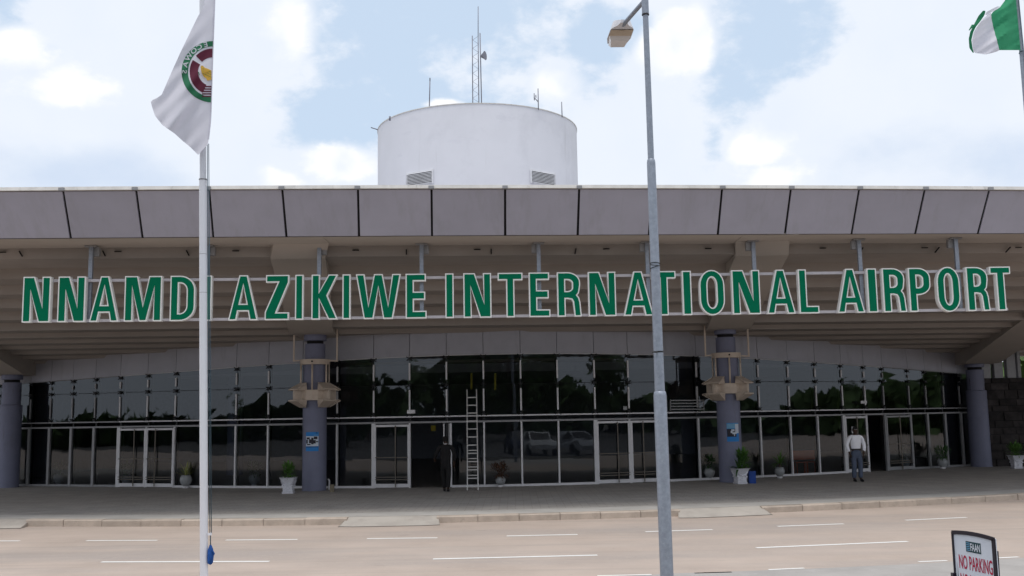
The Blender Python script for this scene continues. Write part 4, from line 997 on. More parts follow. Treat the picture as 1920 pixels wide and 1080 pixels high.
# ------------------------------------------------------------ people
def person_front():
    c = hit(1608.5, 903, PZ); t = thing('person', c, 'person in white shirt and grey blue trousers walking outside the right doors', 'person')
    H = 1.77; o = c
    def V(x, y, z): return o+Vector((x, y, z*H/1.77))
    J = [(V(0, 0, .98), (.11, .08)), (V(0, 0, 1.15), (.11, .08)), (V(0, 0, 1.33), (.16, .11)), (V(0, 0, 1.44), (.11, .08)), (V(0, -.01, 1.52), .055), (V(0, -.02, 1.60), (.070, .080)), (V(0, -.025, 1.70), (.075, .09)), (V(0, -.02, 1.76), (.05, .06)),
         (V(-.19, 0, 1.42), .055), (V(-.27, .03, 1.17), .043), (V(-.235, -.06, .93), .034), (V(-.22, -.08, .84), (.035, .02)),
         (V(.19, 0, 1.42), .055), (V(.27, .03, 1.17), .043), (V(.235, -.05, .95), .034), (V(.20, -.08, .86), (.035, .02)),
         (V(-.09, 0, .88), .09), (V(-.10, -.06, .50), .06), (V(-.11, .02, .09), .042), (V(-.11, -.10, .05), .035),
         (V(.09, 0, .88), .09), (V(.10, -.02, .50), .06), (V(.10, .0, .09), .042), (V(.11, -.12, .05), .035)]
    E = [(0, 1), (1, 2), (2, 3), (3, 4), (4, 5), (5, 6), (6, 7), (3, 8), (8, 9), (9, 10), (10, 11), (3, 12), (12, 13), (13, 14), (14, 15), (0, 16), (16, 17), (17, 18), (18, 19), (0, 20), (20, 21), (21, 22), (22, 23)]
    skin('body', 'skin', t, J, E, 2)
    for sx in (-1, 1):                 # fingers and thumb
        h = V(sx*.205 if sx > 0 else -.22, -.085, .83)
        for k in range(4):
            b = h+Vector((0, -.025+k*.017, 0)); m = MB(); m.tube([b+Vector((0, 0, .02)), b+Vector((-sx*.004, 0, -.03)), b+Vector((-sx*.015, 0, -.062+abs(k-1.4)*.006))], [.009, .008, .006], 6); m.build('finger', 'skin', t)
        m = MB(); m.tube([h+Vector((-sx*.01, -.03, .03)), h+Vector((-sx*.02, -.05, -.015))], [.01, .007], 6); m.build('thumb', 'skin', t)
    skin('shirt', 'shirt', t, [(V(0, 0, .97), (.15, .11)), (V(0, 0, 1.14), (.17, .13)), (V(0, 0, 1.32), (.195, .135)), (V(0, 0, 1.45), (.12, .09)), (V(0, 0, 1.485), (.065, .06)), (V(-.20, 0, 1.42), .075), (V(-.285, .03, 1.17), .062), (V(-.25, -.055, .95), .05), (V(.20, 0, 1.42), .075), (V(.285, .03, 1.17), .062), (V(.25, -.045, .96), .05)],
         [(0, 1), (1, 2), (2, 3), (3, 4), (3, 5), (5, 6), (6, 7), (3, 8), (8, 9), (9, 10)], 2)
    skin('trousers', 'denim', t, [(V(0, 0, 1.06), (.165, .12)), (V(0, 0, .93), (.17, .125)), (V(-.10, -.01, .80), .098), (V(-.105, -.06, .50), .083), (V(-.11, .01, .10), .078), (V(.10, -.01, .80), .098), (V(.105, -.03, .50), .083), (V(.10, .0, .10), .078)],
         [(0, 1), (1, 2), (2, 3), (3, 4), (1, 5), (5, 6), (6, 7)], 2)
    m = MB()
    n = 20
    for k in range(n):
        a0, a1 = 2*PI*k/n, 2*PI*(k+1)/n
        def bp(r, a, z): return V(r*math.cos(a), r*.74*math.sin(a), z)
        m.hexa([bp(.12, a0, 1.02), bp(.172, a0, 1.02), bp(.172, a1, 1.02), bp(.12, a1, 1.02), bp(.12, a0, 1.06), bp(.172, a0, 1.06), bp(.172, a1, 1.06), bp(.12, a1, 1.06)])
    m.build('belt', 'shoe', t)
    for sx, dy in ((-1, -.06), (1, -.08)):
        m = MB(); q = V(sx*.11, dy, 0); m.tube([q+Vector((0, .10, .045)), q+Vector((0, .04, .05)), q+Vector((0, -.06, .04)), q+Vector((0, -.13, .03))], [.035, .048, .045, .025], 12); m.build('shoe', 'shoe', t)
    m = MB(); q = V(0, -.02, 1.69); m.lathe(q, [(.083, -.0), (.086, .035), (.07, .075), (.03, .098)], 16); m.build('hair', 'hair', t)
    for sx in (-1, 1):
        m = MB(); q = V(sx*.03, -.103, 1.685); m.tube([q+Vector((-.012, 0, 0)), q+Vector((.012, 0, 0))], .006, 6); m.build('eye', 'frame', t)
        m = MB(); q = V(sx*.078, -.01, 1.675); m.tube([q+Vector((0, 0, -.03)), q+Vector((sx*.008, 0, 0)), q+Vector((0, 0, .03))], [.008, .014, .008], 6); m.build('ear', 'skin', t)
    m = MB(); q = V(0, -.115, 1.66); m.tube([q+Vector((0, .01, .03)), q+Vector((0, -.012, -.01))], [.008, .014], 6); m.build('nose', 'skin', t)
    m = MB(); q = V(0, -.105, 1.625); m.tube([q+Vector((-.022, 0, 0)), q+Vector((.022, 0, 0))], .006, 6); m.build('mouth', 'maroon', t)
    for sx in (-1, 1):                 # collar points
        m = MB(); m.add([V(sx*.01, -.09, 1.45), V(sx*.075, -.075, 1.50), V(sx*.085, -.10, 1.44)], [(0, 1, 2)]); m.build('collar', 'shirt', t)
def person_back():
    c = hit(836, 922, PZ); t = thing('person', c, 'person in a black suit seen from behind, stepping into the dark centre entrance', 'person'); H = 1.70; o = c
    def V(x, y, z): return o+Vector((x, y, z*H/1.77))
    J = [(V(0, 0, .98), (.10, .07)), (V(0, 0, 1.15), (.10, .08)), (V(0, .02, 1.33), (.16, .11)), (V(0, .03, 1.44), (.11, .08)), (V(0, .04, 1.52), .055), (V(0, .05, 1.60), (.07, .08)), (V(0, .05, 1.70), (.075, .09)), (V(0, .05, 1.76), (.05, .06)),
         (V(-.19, .02, 1.42), .055), (V(-.31, .03, 1.20), .043), (V(-.35, .18, 1.06), .034), (V(-.36, .25, 1.03), (.035, .025)),
         (V(.19, .02, 1.42), .055), (V(.27, -.02, 1.17), .043), (V(.26, .05, .93), .034), (V(.25, .07, .84), (.035, .025)),
         (V(-.09, 0, .88), .09), (V(-.07, .14, .52), .06), (V(-.05, .10, .10), .042), (V(-.05, .22, .05), .035),
         (V(.09, 0, .88), .09), (V(.09, -.02, .50), .06), (V(.07, -.10, .12), .042), (V(.08, .02, .05), .035)]
    E = [(0, 1), (1, 2), (2, 3), (3, 4), (4, 5), (5, 6), (6, 7), (3, 8), (8, 9), (9, 10), (10, 11), (3, 12), (12, 13), (13, 14), (14, 15), (0, 16), (16, 17), (17, 18), (18, 19), (0, 20), (20, 21), (21, 22), (22, 23)]
    skin('body', 'skin', t, J, E, 2)
    skin('jacket', 'suit', t, [(V(0, .005, .80), (.165, .12)), (V(0, .005, .97), (.17, .13)), (V(0, .01, 1.30), (.19, .13)), (V(0, .03, 1.45), (.12, .09)), (V(0, .04, 1.48), (.07, .065)), (V(-.20, .02, 1.42), .078), (V(-.31, .03, 1.20), .066), (V(-.35, .16, 1.08), .055), (V(.20, .02, 1.42), .078), (V(.285, -.02, 1.17), .064), (V(.27, .05, .95), .055)],
         [(0, 1), (1, 2), (2, 3), (3, 4), (3, 5), (5, 6), (6, 7), (3, 8), (8, 9), (9, 10)], 2)
    skin('trousers', 'suit', t, [(V(0, 0, 1.04), (.15, .11)), (V(0, 0, .90), (.155, .115)), (V(-.09, .04, .78), .098), (V(-.07, .14, .52), .083), (V(-.05, .10, .10), .072), (V(.09, -.0, .78), .098), (V(.09, -.02, .50), .083), (V(.07, -.10, .12), .072)],
         [(0, 1), (1, 2), (2, 3), (3, 4), (1, 5), (5, 6), (6, 7)], 2)
    for x_, y_ in ((-.05, .16), (.075, -.04)):
        m = MB(); q = V(x_, y_, 0); m.tube([q+Vector((0, -.10, .05)), q+Vector((0, -.04, .05)), q+Vector((0, .06, .04)), q+Vector((0, .12, .03))], [.035, .045, .042, .025], 12); m.build('shoe', 'shoe', t)
    m = MB(); q = V(0, .05, 1.63); m.lathe(q, [(.07, -.03), (.088, .03), (.085, .09), (.065, .13), (.02, .15)], 16); m.build('hair', 'hair', t)
    m = MB(); q = V(0, .04, 1.515); m.lathe(q, [(.066, 0), (.062, .022)], 16, False); m.build('shirt_collar', 'shirt', t)
    for h, sx in ((V(-.36, .27, 1.0), -1), (V(.25, .075, .82), 1)):
        for k in range(4): b = h+Vector((-.02+k*.015, 0, 0)); m = MB(); m.tube([b+Vector((0, -.01, .02)), b+Vector((0, .01, -.03)), b+Vector((0, .02, -.055))], [.009, .008, .006], 6); m.build('finger', 'skin', t)
        m = MB(); m.tube([h+Vector((-sx*.02, 0, .02)), h+Vector((-sx*.045, .01, -.02))], [.01, .007], 6); m.build('thumb', 'skin', t)
person_front(); person_back()

# ------------------------------------------------------------ lamp post
DL = 14.4
def axis(a, b):
    k = (b-a)/(b.z-a.z); return lambda z: a+k*(z-a.z)
AXL = axis(at(1250, 1070, DL), at(1210, 20, DL)); lb = AXL(0)
LP = thing('street_lamp', lb, 'tall stepped galvanised lamp post with one arm lamp right of the centre', 'street lamp')
z1 = at(1240, 735, DL).z; z2 = at(1223, 300, DL).z; z3 = at(1209, 10, DL).z
px = DL/F/math.cos(PITCH)*1.0
m = MB(); alathe(m, AXL, [(.092, -.05), (.092, z1-.05), (.083, z1), (.07, z1+.012)], 28); m.build('base_tube', 'galv', LP)
m = MB(); alathe(m, AXL, [(.072, z1), (.062, z2-.04), (.056, z2), (.042, z2+.02)], 28); m.build('middle_tube', 'galv', LP)
m = MB(); alathe(m, AXL, [(.046, z2), (.040, z3+.8)], 24); m.build('top_tube', 'galv', LP)
zs = at(1210, 28, DL).z
m = MB(); alathe(m, AXL, [(.042, zs), (.052, zs+.004), (.052, zs+.9)], 24); m.build('bracket_sleeve', 'galv', LP)
m = MB(); alathe(m, AXL, [(.050, zs-.008), (.055, zs-.004), (.055, zs+.01), (.053, zs+.014)], 24); m.build('sleeve_band', 'dark', LP)
zt3 = at(1232, 497, DL).z
m = MB()
for k, (dz, sl_) in enumerate(((-.03, .02), (0, -.015), (.02, .01))):
    m.tube([AXL(zt3)+Vector((.072*math.cos(a), .072*math.sin(a), dz+sl_*math.cos(a+k))) for a in [2*PI*i/16 for i in range(17)]], .005, 5, False)
m.build('wire_tie', 'dark', LP)
zt4 = at(1237, 660, DL).z
m = MB(); alathe(m, AXL, [(.069, zt4-.01), (.073, zt4-.008), (.073, zt4+.012), (.069, zt4+.014)], 20, False); q = AXL(zt4); m.tube([q+Vector((-.02, -.075, 0)), q+Vector((-.10, -.09, -.015))], [.012, .006], 6); m.build('strap', 'dark', LP)
a = at(1204, 6, DL+.05); b = at(1168, 47, 15.15)
m = MB(); m.tube([AXL(a.z+.02), a, b], .033, 14); m.build('arm', 'galv', LP)
# luminaire, pointing away over the road
fw = (at(1154, 80, 16.1)-b); fw.z = 0; fw.normalize(); sd = Vector((fw.y, -fw.x, 0)); upv = Vector((0, 0, 1))
def Lp(u, w, z): return b+fw*u+sd*w+upv*z
m = MB()
prof = [(-.10, .05, .0, .05), (-.03, .09, -.02, .075), (.05, .165, -.03, .095), (.12, .185, -.032, .10), (.52, .19, -.02, .10), (.78, .155, -.005, .07), (.84, .12, .015, .045)]
rings = []
for u, w, zb2, zt2 in prof: rings += [Lp(u, -w, zb2), Lp(u, w, zb2), Lp(u, w*.75, zt2), Lp(u, -w*.75, zt2)]
fs = []
for i in range(len(prof)-1):
    for k in range(4): fs.append((i*4+k, i*4+(k+1) % 4, (i+1)*4+(k+1) % 4, (i+1)*4+k))
fs += [(0, 1, 2, 3), tuple(len(rings)-4+k for k in (3, 2, 1, 0))]
m.add(rings, fs); lh = m.build('lamp_housing', 'lamphouse', LP)
m = MB(); m.add([Lp(.09, -.17, -.042), Lp(.09, .17, -.042), Lp(.36, .175, -.036), Lp(.36, -.175, -.036)], [(0, 1, 2, 3)]); m.add([Lp(.12, -.04, -.046), Lp(.12, .04, -.046), Lp(.16, .04, -.046), Lp(.16, -.04, -.046)], [(0, 1, 2, 3)]); m.build('gear_cover', 'lampunder', lh)
m = MB()
o4 = [(-.175, .36), (.175, .36), (.135, .80), (-.135, .80)]; i4 = [(-.14, .42), (.14, .42), (.11, .73), (-.11, .73)]
V8 = [Lp(v, u, -.028) for u, v in o4]+[Lp(v, u, -.085) for u, v in i4]; m.add(V8, [(0, 1, 5, 4), (1, 2, 6, 5), (2, 3, 7, 6), (3, 0, 4, 7), (4, 5, 6, 7)]); m.build('lamp_bowl', 'lampbowl', lh)

# ------------------------------------------------------------ left flagpole with flag
DF = 13.6
AXF = axis(at(382.5, 1075, DF), at(380.6, 340, DF)); fbp_ = AXF(0)
FP = thing('flagpole', fbp_, 'white sectioned flagpole standing in front of the left doors', 'flagpole')
zj = at(382, 337, DF).z; zj2 = at(380, 477, DF).z; zj3 = at(380, 549, DF).z
m = MB(); alathe(m, AXF, [(.052, -.05), (.052, zj3)], 28); m.build('lower_tube', 'polewhite', FP)
m = MB(); alathe(m, AXF, [(.0515, zj3+.006), (.0515, zj2)], 28); m.build('joint_tube', 'polewhite', FP)
m = MB(); alathe(m, AXF, [(.051, zj2+.006), (.051, zj)], 28); m.build('middle_tube', 'polewhite', FP)
m = MB(); alathe(m, AXF, [(.049, zj3-.004), (.049, zj3+.01)], 20); alathe(m, AXF, [(.048, zj2-.004), (.048, zj2+.01)], 20); alathe(m, AXF, [(.054, zj-.006), (.056, zj), (.054, zj+.012)], 24); m.build('joint_ring', 'frame_dull', FP)
m = MB(); alathe(m, AXF, [(.043, zj), (.040, zj+4.5)], 24); m.build('upper_tube', 'polewhite', FP)
q_ = AXF(.6); tl = Vector((q_.x+.082, DF-.02, 0)); dxr = AXF(zj+.5).x-AXF(.6).x; zk = at(396, 1001, DF).z; zb1 = at(396, 1024, DF).z; zb0 = at(396, 1055, DF).z
m = MB(); 
for dx in (-.006, .014): m.tube([tl+Vector((dx, 0, zk)), tl+Vector((dx+dxr-.01, 0, zj+.5))], .0055, 6)
m.tube([tl+Vector((0, 0, zk)), tl+Vector((.005, 0, zb1))], .007, 6); m.build('halyard', 'rope', FP)
m = MB(); m.box(tl+Vector((-.005, -.01, zk+.0)), (.05, .03, .03), .1); m.build('halyard_clip', 'polewhite', FP)
BN = MB(); bc_ = tl+Vector((.005, 0, zb0))
BN.tube([bc_+Vector((.012, 0, -.02)), bc_+Vector((.0, 0, .0)), bc_+Vector((.002, 0, .08)), bc_+Vector((.0, 0, .17)), bc_+Vector((.0, 0, .23))], [.012, .036, .042, .036, .012], 9)
BN.tube([bc_+Vector((.03, -.02, .16)), bc_+Vector((.055, -.02, .12)), bc_+Vector((.05, -.02, .10))], [.012, .01, .008], 6)
BN.build('cloth_bundle', 'bluecloth', loc=bc_, label='knotted blue cloth bundle hanging on the rope at the left flagpole', cat='bundle')
# flag: a sheet modelled at its own place, folds along the drop
def fold(x, y):                        # depth ripple of the cloth in metres (x,y in photo pixel units on the cloth)
    u = (x-390)/100; v = y/100
    k = min(1, max(.15, (396-x)/50)); w = x+y*.52; w2 = x*.8+y*.75
    return -.13+(.045*math.sin(w*.052+1)+.026*math.sin(w*.125+.9*math.sin(y*.02))+.016*math.sin(w2*.21+2))*k+.015*math.sin(w2*.07)
def fl(x, y, off=0): return at(x, y, DF+fold(x, y)-off)
ledge = [(-120, 396), (0, 384), (10, 383.5), (31, 371), (101, 337), (139, 320), (178, 303), (185, 292), (189, 282.5), (197, 284), (217, 290.5), (235, 305), (250, 327), (262, 340), (276, 357), (290, 371)]
redge = [(-120, 403), (0, 402.8), (76, 400), (150, 397.5), (200, 396), (225, 395), (262, 391), (270, 390), (280, 381), (290, 372)]
m = MB(); rows = 120; cols = 26; vs = []; fs = []
for j in range(rows+1):
    y = -120+410*j/rows; xl_ = float(interp(y, ledge)); xr_ = float(interp(y, redge))
    for i in range(cols+1): x = xl_+(xr_-xl_)*i/cols; vs.append(fl(x, y))
for j in range(rows):
    for i in range(cols): k = j*(cols+1)+i; fs.append((k, k+1, k+cols+2, k+cols+1))
m.add(vs, fs); m.smooth = True
fo = fl(390, 150); FLG = thing('flag', fo, 'limp white flag with a round green and maroon emblem on the left flagpole', 'flag')
m.build('cloth', 'flagwhite', FLG)
# hem folded over on the pole side and a bright edge roll
m = MB(); m.tube([fl(float(interp(y, redge))-.6, y, -.01) for y in range(-115, 262, 8)], .012, 8); m.build('hoist_hem', 'flagwhite', FLG)
ECX, ECY = 398.5, 134.5
def rgt(y): return float(interp(y, redge))-.8
def ring(m, r0x, r0y, r1x, r1y, a0, a1, off, n=50, sub=3):
    for k in range(n):
        for s_ in range(sub):
            qs = []
            for a, f_ in ((a0+(a1-a0)*k/n, s_/sub), (a0+(a1-a0)*(k+1)/n, s_/sub), (a0+(a1-a0)*(k+1)/n, (s_+1)/sub), (a0+(a1-a0)*k/n, (s_+1)/sub)):
                rx = r0x+(r1x-r0x)*f_; ry = r0y+(r1y-r0y)*f_; x = ECX+rx*math.cos(a); y = ECY-ry*math.sin(a); x = min(x, rgt(y)); qs.append(fl(x, y, off))
            m.add(qs, [(0, 1, 2, 3)])
H_ = PI/2
m = MB(); ring(m, 46, 47.5, 58, 57.5, H_*.98, 3*H_, .006); m.build('emblem_ring', 'emgreen', FLG)
m = MB(); ring(m, 27, 27, 43, 43.5, H_*1.0, H_*1.52, .006, 24); ring(m, 27, 27, 43, 43.5, H_*1.66, H_*2.72, .006, 36); 
m.build('emblem_band', 'maroon', FLG)
m = MB()
for k in range(5):
    y = 161+k*4.6; xl_ = ECX-19+k*-.2; 
    for i in range(8): xa, xb = xl_+(rgt(y)-xl_)*i/8, xl_+(rgt(y)-xl_)*(i+1)/8; m.add([fl(xa, y, .0062), fl(xb, y, .0062), fl(xb, y+2.6, .0062), fl(xa, y+2.6, .0062)], [(0, 1, 2, 3)])
m.build('emblem_stripes', 'maroon', FLG)
gb = [(376, 126), (377, 123), (380, 123), (384, 127), (390, 129), (396, 132), (396.5, 149), (392, 150.5), (388, 151), (386.5, 147), (382, 144), (378, 137)]
m = MB(); tri = tessellate_polygon([[Vector((x, y, 0)) for x, y in gb]]); m.add([fl(x, y, .022) for x, y in gb], [tuple(t) for t in tri]); m.build('emblem_figure', 'gold', FLG)
m = MB()
for dy_ in (0, 4.5, 9): 
    for i in range(4): xa, xb = 380+i*4, 384+i*4; ya = 128+dy_+i*1.8; m.add([fl(xa, ya, .025), fl(xb, ya+1.8, .025), fl(xb, ya+2.5, .025), fl(xa, ya+.7, .025)], [(0, 1, 2, 3)])
m.add([fl(371, 134, .008), fl(373, 135, .008), fl(375, 142, .008), fl(372.5, 139, .008)], [(0, 1, 2, 3)])
m.build('emblem_lines', 'emgreen', FLG)
for ch, adeg in (('E', 104), ('C', 118), ('O', 132), ('W', 148), ('A', 165), ('S', 180)):      # read from the back: mirrored
    V_, F_ = text_mesh(ch, 14.5, .3); a = math.radians(adeg); r = 52.2
    cxx, cyy = ECX+r*math.cos(a), ECY-r*math.sin(a); m = MB(); pts = []
    for v in V_:
        u, w = -v.x*1.05, v.y*.88
        rot = a-H_
        X_ = u*math.cos(rot)-w*math.sin(rot); Y_ = u*math.sin(rot)+w*math.cos(rot)
        pts.append(fl(min(cxx+X_, rgt(cyy)), cyy-Y_, .011))
    m.add(pts, F_); m.build('emblem_letter', 'flagwhite', FLG)

# ------------------------------------------------------------ right flag
DG = 19.0
gp = Vector((at(1912, 60, DG).x, DG, 0))
RP = thing('flagpole', gp, 'slim pole at the top right corner carrying a green and white flag', 'flagpole')
# slight lean matches a pole that is not quite upright
m = MB(); m.tube([gp+Vector((.0, 0, 0)), gp+Vector((0, 0, 12.5))], [.05, .035], 16); m.build('pole', 'galv', RP)
zz_ = at(1912, 97, DG).z
m = MB(); m.tube([gp+Vector((.03, -.05, zz_-.6)), gp+Vector((-.02, -.06, 11.8))], .008, 6); m.tube([gp+Vector((0, -.05, zz_)), gp+Vector((-.05, -.05, zz_-.01)), gp+Vector((-.07, -.05, zz_-.06))], .012, 6); m.build('halyard', 'rope', RP)
def gf(x, y): 
    t = max(0, (1905-x)/90); return -.12-.35*t + .075*math.sin(math.atan2(y+60, 1915-x)*13)*min(1, t*4+.2)+.04*math.sin((x*.55+y*.8)*.16)*min(1, t*4+.1)+.02*math.sin((x+1.6*y)*.23)
def g_(x, y, off=0): return at(x, y, DG+gf(x, y)-off)
def sheet(name, mm, L_, R_, y0, y1, parent, n=30, c=14, off=0):
    m = MB(); vs = []; fs = []
    for j in range(n+1):
        y = y0+(y1-y0)*j/n; a = float(interp(y, L_)); b = float(interp(y, R_))
        for i in range(c+1): vs.append(g_(a+(b-a)*i/c, y, off))
    for j in range(n):
        for i in range(c): k = j*(c+1)+i; fs.append((k, k+1, k+c+2, k+c+1))
    m.add(vs, fs); m.smooth = True; m.build(name, mm, parent)
FG = thing('flag', g_(1880, 50), 'green and white flag blowing to the left from the pole at the top right', 'flag')
pr = [(-60, 1899), (0, 1905), (50, 1909.5), (94, 1913.5)]
sheet('green_band', 'flaggreen', [(-60, 1915-20), (-20, 1893), (0, 1885), (12, 1876), (25, 1858), (30, 1858.3), (50, 1862), (75, 1869), (95, 1874)], pr, -60, 94, FG)
sheet('white_band', 'flagwhite', [(24, 1856), (35, 1843), (50, 1832), (60, 1826), (75, 1822.5), (90, 1824), (99, 1826), (102, 1846)], [(24, 1858), (30, 1858.6), (50, 1862.2), (75, 1869.2), (95, 1874.2), (99, 1862), (102, 1848)], 24, 102, FG)
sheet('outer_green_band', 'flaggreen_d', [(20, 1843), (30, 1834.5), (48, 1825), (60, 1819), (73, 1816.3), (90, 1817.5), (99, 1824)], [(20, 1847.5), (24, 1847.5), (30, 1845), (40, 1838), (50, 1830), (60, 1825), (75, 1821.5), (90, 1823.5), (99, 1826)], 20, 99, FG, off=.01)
sheet('white_edge_fold', 'flagwhite', [(12, 1870), (16, 1862), (22, 1850), (28, 1847)], [(12, 1877), (16, 1872), (22, 1861), (28, 1851)], 12, 28, FG, off=.02)
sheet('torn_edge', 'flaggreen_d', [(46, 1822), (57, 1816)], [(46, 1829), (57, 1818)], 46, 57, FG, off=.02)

# ------------------------------------------------------------ no parking sign (near, lower right)
A0 = at(1786, 997, 9.0); B0 = at(1866, 1011, 8.46); B0.z = A0.z
dv = (B0-A0); wS = dv.length; dv.normalize(); nS = Vector((dv.y, -dv.x, 0)); hS = 1.15
PS = thing('no_parking_sign', Vector(((A0.x+B0.x)/2, (A0.y+B0.y)/2, RZ)), 'white standing board in a black frame reading FAAN, NO PARKING in red', 'sign')
def sq(u, z, o=0): return Vector((A0.x, A0.y, A0.z))+dv*u+nS*o-Vector((0, 0, z))
m = MB(); arcn = 8
def topz(u): return .012*(1-((u/wS)*2-1)**2)*-1.3
for i in range(arcn):
    u0, u1 = wS*i/arcn, wS*(i+1)/arcn
    m.hexa([sq(u0, hS, -.01), sq(u1, hS, -.01), sq(u1, hS, .0), sq(u0, hS, .0), sq(u0, topz(u0), -.01), sq(u1, topz(u1), -.01), sq(u1, topz(u1), .0), sq(u0, topz(u0), .0)])
m.build('sign_face', 'signwhite', PS)
m = MB(); fr = .022
for i in range(arcn):
    u0, u1 = wS*i/arcn, wS*(i+1)/arcn; m.hexa([sq(u0, topz(u0)+fr*.9, .002), sq(u1, topz(u1)+fr*.9, .002), sq(u1, topz(u1)+fr*.9, .012), sq(u0, topz(u0)+fr*.9, .012), sq(u0, topz(u0)-.012, .002), sq(u1, topz(u1)-.012, .002), sq(u1, topz(u1)-.012, .012), sq(u0, topz(u0)-.012, .012)])
m.hexa([sq(-.005, hS, .002), sq(.010, hS, .002), sq(.010, hS, .012), sq(-.005, hS, .012), sq(-.005, 0, .002), sq(.012, 0, .002), sq(.012, 0, .012), sq(-.005, 0, .012)])
m.hexa([sq(wS-.034, hS, .002), sq(wS+.005, hS, .002), sq(wS+.005, hS, .012), sq(wS-.034, hS, .012), sq(wS-.034, 0, .002), sq(wS+.005, 0, .002), sq(wS+.005, 0, .012), sq(wS-.034, 0, .012)])
m.box(sq(-.01, .37, .0), (.05, .05, .04)); m.build('sign_frame', 'signblack', PS)
m = MB()
for u in (.03, wS-.03): m.bar(sq(u, hS-.05, -.03), Vector((sq(u, 0, -.35).x, sq(u, 0, -.35).y, RZ+.01)), .03); m.bar(sq(u, .1, -.02), Vector((sq(u, 0, 0).x, sq(u, 0, 0).y, RZ+.005)), .03)
m.build('stand', 'signblack', PS)
def stext(txt, u0, u1, z0, z1, mm, name, off=.003, bold=.0):
    V_, F_ = text_mesh(txt, 1, bold); xs = [v.x for v in V_]; ys_ = [v.y for v in V_]; a, b, c, d = min(xs), max(xs), min(ys_), max(ys_)
    m = MB(); m.add([sq(u0+(v.x-a)/(b-a)*(u1-u0), z1-(v.y-c)/(d-c)*(z1-z0), off) for v in V_], F_); m.build(name, mm, PS)
m = MB(); u0, u1, z0, z1 = wS*.31, wS*.66, .058, .145
m.add([sq(u0, z1, .0025), sq(u1, z1, .0025), sq(u1, z0, .0025), sq(u0, z0, .0025)], [(0, 1, 2, 3)]); m.build('logo_panel', 'signteal', PS)
stext('FAAN', u0+.062, u1-.008, z0+.012, z1-.012, 'signwhite', 'logo_text', .004, .02)
m = MB()
for k in range(5): zq = z0+.010+k*.015; m.add([sq(u0+.008, zq+.007, .004), sq(u0+.055, zq+.007, .004), sq(u0+.055, zq, .004), sq(u0+.008, zq, .004)], [(0, 1, 2, 3)])
m.build('logo_stripes', 'posterlblue', PS)
stext('NO PARKING', wS*.12, wS*.90, .180, .297, 'signred', 'text_no_parking', .003, .012)
stext('NO LOADING', wS*.13, wS*.90, .335, .452, 'signred', 'text_no_loading', .003, .012)

# ------------------------------------------------------------ what the glass reflects: trees and parked cars behind the camera
def make_tree(h, cr, seed, label, loc):
    r = random.Random(seed); t = thing('broadleaf_tree', loc, label, 'tree', 'trees across the car park mirrored in the glass')
    L0 = Vector(loc); m = MB(); m.tube([L0, L0+Vector((.1, 0, h*.25)), L0+Vector((-.1, .1, h*.55))], [h*.035, h*.026, h*.015], 8)
    for k in range(6):
        a = r.uniform(0, 6.28); m.tube([L0+Vector((0, 0, h*.3)), L0+Vector((math.cos(a)*cr*.5, math.sin(a)*cr*.5, h*r.uniform(.5, .7)))], [h*.015, h*.006], 6)
    m.build('trunk', 'bark', t); m = MB(); cl = [(Vector((r.uniform(-1, 1)*cr*.6, r.uniform(-1, 1)*cr*.6, h*r.uniform(.22, .85))), cr*r.uniform(.3, .5)) for _ in range(20)]
    for c, rr_ in cl:
        for k in range(230):
            u = Vector((r.gauss(0, 1), r.gauss(0, 1), r.gauss(0, 1))).normalized()*rr_*r.random()**.35; p = L0+c+u
            a = Vector((r.gauss(0, 1), r.gauss(0, 1), r.gauss(0, 1))).normalized(); b = a.orthogonal().normalized(); s_ = r.uniform(.22, .5)
            m.add([p-a*s_, p-b*s_*.5, p+a*s_, p+b*s_*.5], [(0, 1, 2, 3)])
    m.build('crown', 'tree1', t); return t
MB().add([(-120, -120, .008), (120, -120, .008), (120, 10.5, .008), (-120, 10.5, .008)], [(0, 1, 2, 3)]).build('car_park', 'tarmac', kind='structure')
protos = []
TS = [(-6, -26, 11, 5.5), (6, -30, 12.5, 6), (19, -24, 10, 5), (-20, -22, 9.5, 5), (32, -20, 7.5, 4.2), (-34, -14, 6.5, 4), (70, -6, 6, 4), (-64, -10, 5.5, 4), (95, 14, 6, 4), (-98, 16, 6, 4), (60, 74, 9, 5.5), (-96, 46, 7, 5), (0, -44, 14, 7), (-40, -30, 12, 6), (42, -34, 12, 6)]
lab = ['wide tree behind the camera, left of the middle of the mirrored row', 'tall tree in the middle of the mirrored row', 'rounded tree right of the middle of the mirrored row', 'lower tree left of the centre trees', 'small tree to the right of the mirrored row', 'small tree to the left of the mirrored row',
       'right hand tree past the car park', 'left hand tree past the car park', 'tree at the right road end', 'tree at the left road end', 'far tree beyond the right canopy end', 'far tree beyond the left canopy end', 'tallest tree at the back of the row', 'big tree at the back left', 'big tree at the back right']
p1 = None
for k, (x, y, h, cr) in enumerate(TS):
    if k < 3: protos.append((make_tree(h, cr, 50+k, lab[k], (x, y, -.03)), h))
    else:
        pr_, ph = protos[k % 3]; o = copy_tree(pr_, (x, y, -.03)); o['label'] = lab[k]; s_ = h/ph; o.scale = (s_, s_, s_); o.rotation_euler = (0, 0, k*1.3)
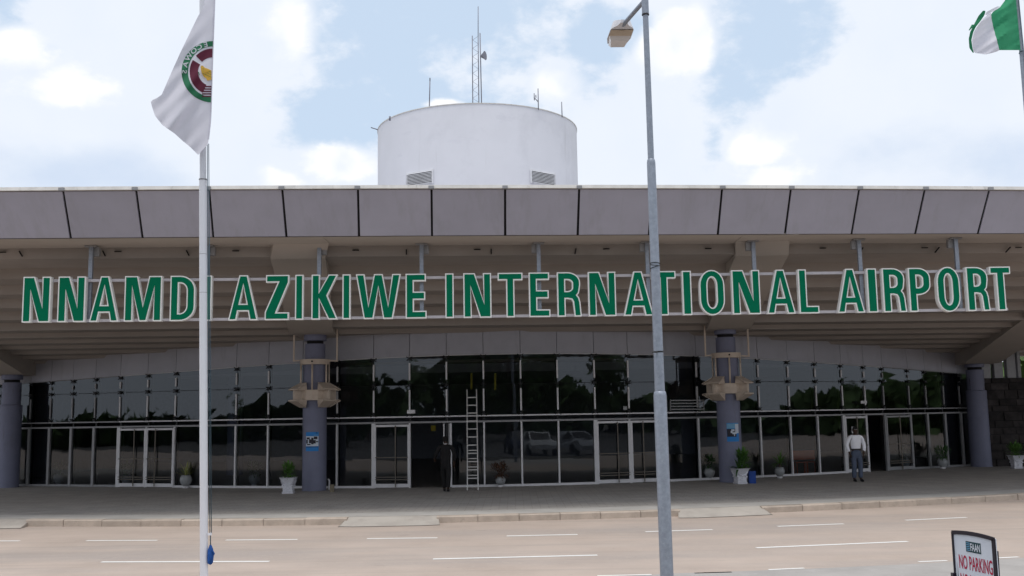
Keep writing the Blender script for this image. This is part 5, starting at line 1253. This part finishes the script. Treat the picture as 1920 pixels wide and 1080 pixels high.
# far-off wood closing the view behind the trees
rw = random.Random(77); m = MB()
for k in range(11000):
    a = math.radians(rw.uniform(-205, 65)); rr_ = rw.uniform(78, 92); hh = 3.0+5*max(0, a)+6.6*math.exp(-((a+PI/2)/.7)**2)+.9*math.sin(a*9)+.7*math.sin(a*23+1)
    p = Vector((rr_*math.cos(a), rr_*math.sin(a)+8, rw.random()**.8*hh)); s_ = rw.uniform(.8, 1.7)
    d1 = Vector((rw.gauss(0, 1), rw.gauss(0, 1), rw.gauss(0, 1))).normalized(); d2 = d1.orthogonal().normalized(); m.add([p-d1*s_, p-d2*s_*.7, p+d1*s_, p+d2*s_*.7], [(0, 1, 2, 3)])
m.build('woodland', 'tree1', kind='stuff')
def make_car(loc, rz, paint, label):
    t = thing('parked_car', (0, 0, 0), label, 'car', 'cars parked across the road, mirrored in the glass')
    L_ = [(-2.15, .35), (-2.2, .62), (-2.05, .82), (-1.35, .92), (-.75, 1.38), (.55, 1.42), (1.25, .95), (2.0, .85), (2.2, .6), (2.15, .35)]
    m = MB(); n = len(L_)
    def w(z): return .84 if z < .95 else .66
    vs = [(x, -w(z), z) for x, z in L_]+[(x, w(z), z) for x, z in L_]; m.add(vs, [tuple(range(n)), tuple(range(2*n-1, n-1, -1))]+[(i, (i+1) % n, (i+1) % n+n, i+n) for i in range(n)]); b = m.build('body', paint, t)
    m = MB()
    m.add([(-1.30, -.76, .96), (-.76, -.675, 1.33), (.52, -.675, 1.36), (1.15, -.79, .98)], [(0, 1, 2, 3)]); m.add([(-1.30, .76, .96), (-.76, .675, 1.33), (.52, .675, 1.36), (1.15, .79, .98)], [(0, 1, 2, 3)])
    m.add([(1.28, -.6, .96), (1.28, .6, .96), (.66, .55, 1.36), (.66, -.55, 1.36)], [(0, 1, 2, 3)]); m.build('windows', 'dark', t)
    for x in (-1.35, 1.35):
        for y in (-.8, .8): m = MB(); m.tube([(x, y-.1, .32), (x, y+.1, .32)], .32, 20); m.build('wheel', 'tyre', t)
    t.location = loc; t.rotation_euler = (0, 0, rz); return t
zc_ = .008
make_car((-6.0, 2.6, zc_), 1.62, 'carsilver', 'silver saloon car opposite the left doors, seen only mirrored in the glass')
make_car((3.6, 2.2, zc_), 1.52, 'carred', 'dark blue saloon car opposite the ladder, seen only mirrored in the glass')
make_car((8.6, 2.8, zc_), 1.6, 'carwhite', 'white saloon car opposite the right centre doors, seen only mirrored in the glass')
make_car((-13, 3.4, zc_), 1.7, 'carred', 'dark blue saloon car furthest to the left, seen only mirrored in the glass')
make_car((15.5, 3.6, zc_), 1.45, 'carsilver', 'silver saloon car furthest to the right, seen only mirrored in the glass')
make_car((-9.3, -6, zc_), 1.6, 'carwhite', 'white saloon car in the second row on the left, mirrored in the glass')
make_car((6.0, -6.5, zc_), 1.5, 'carsilver', 'silver saloon car in the second row on the right, mirrored in the glass')
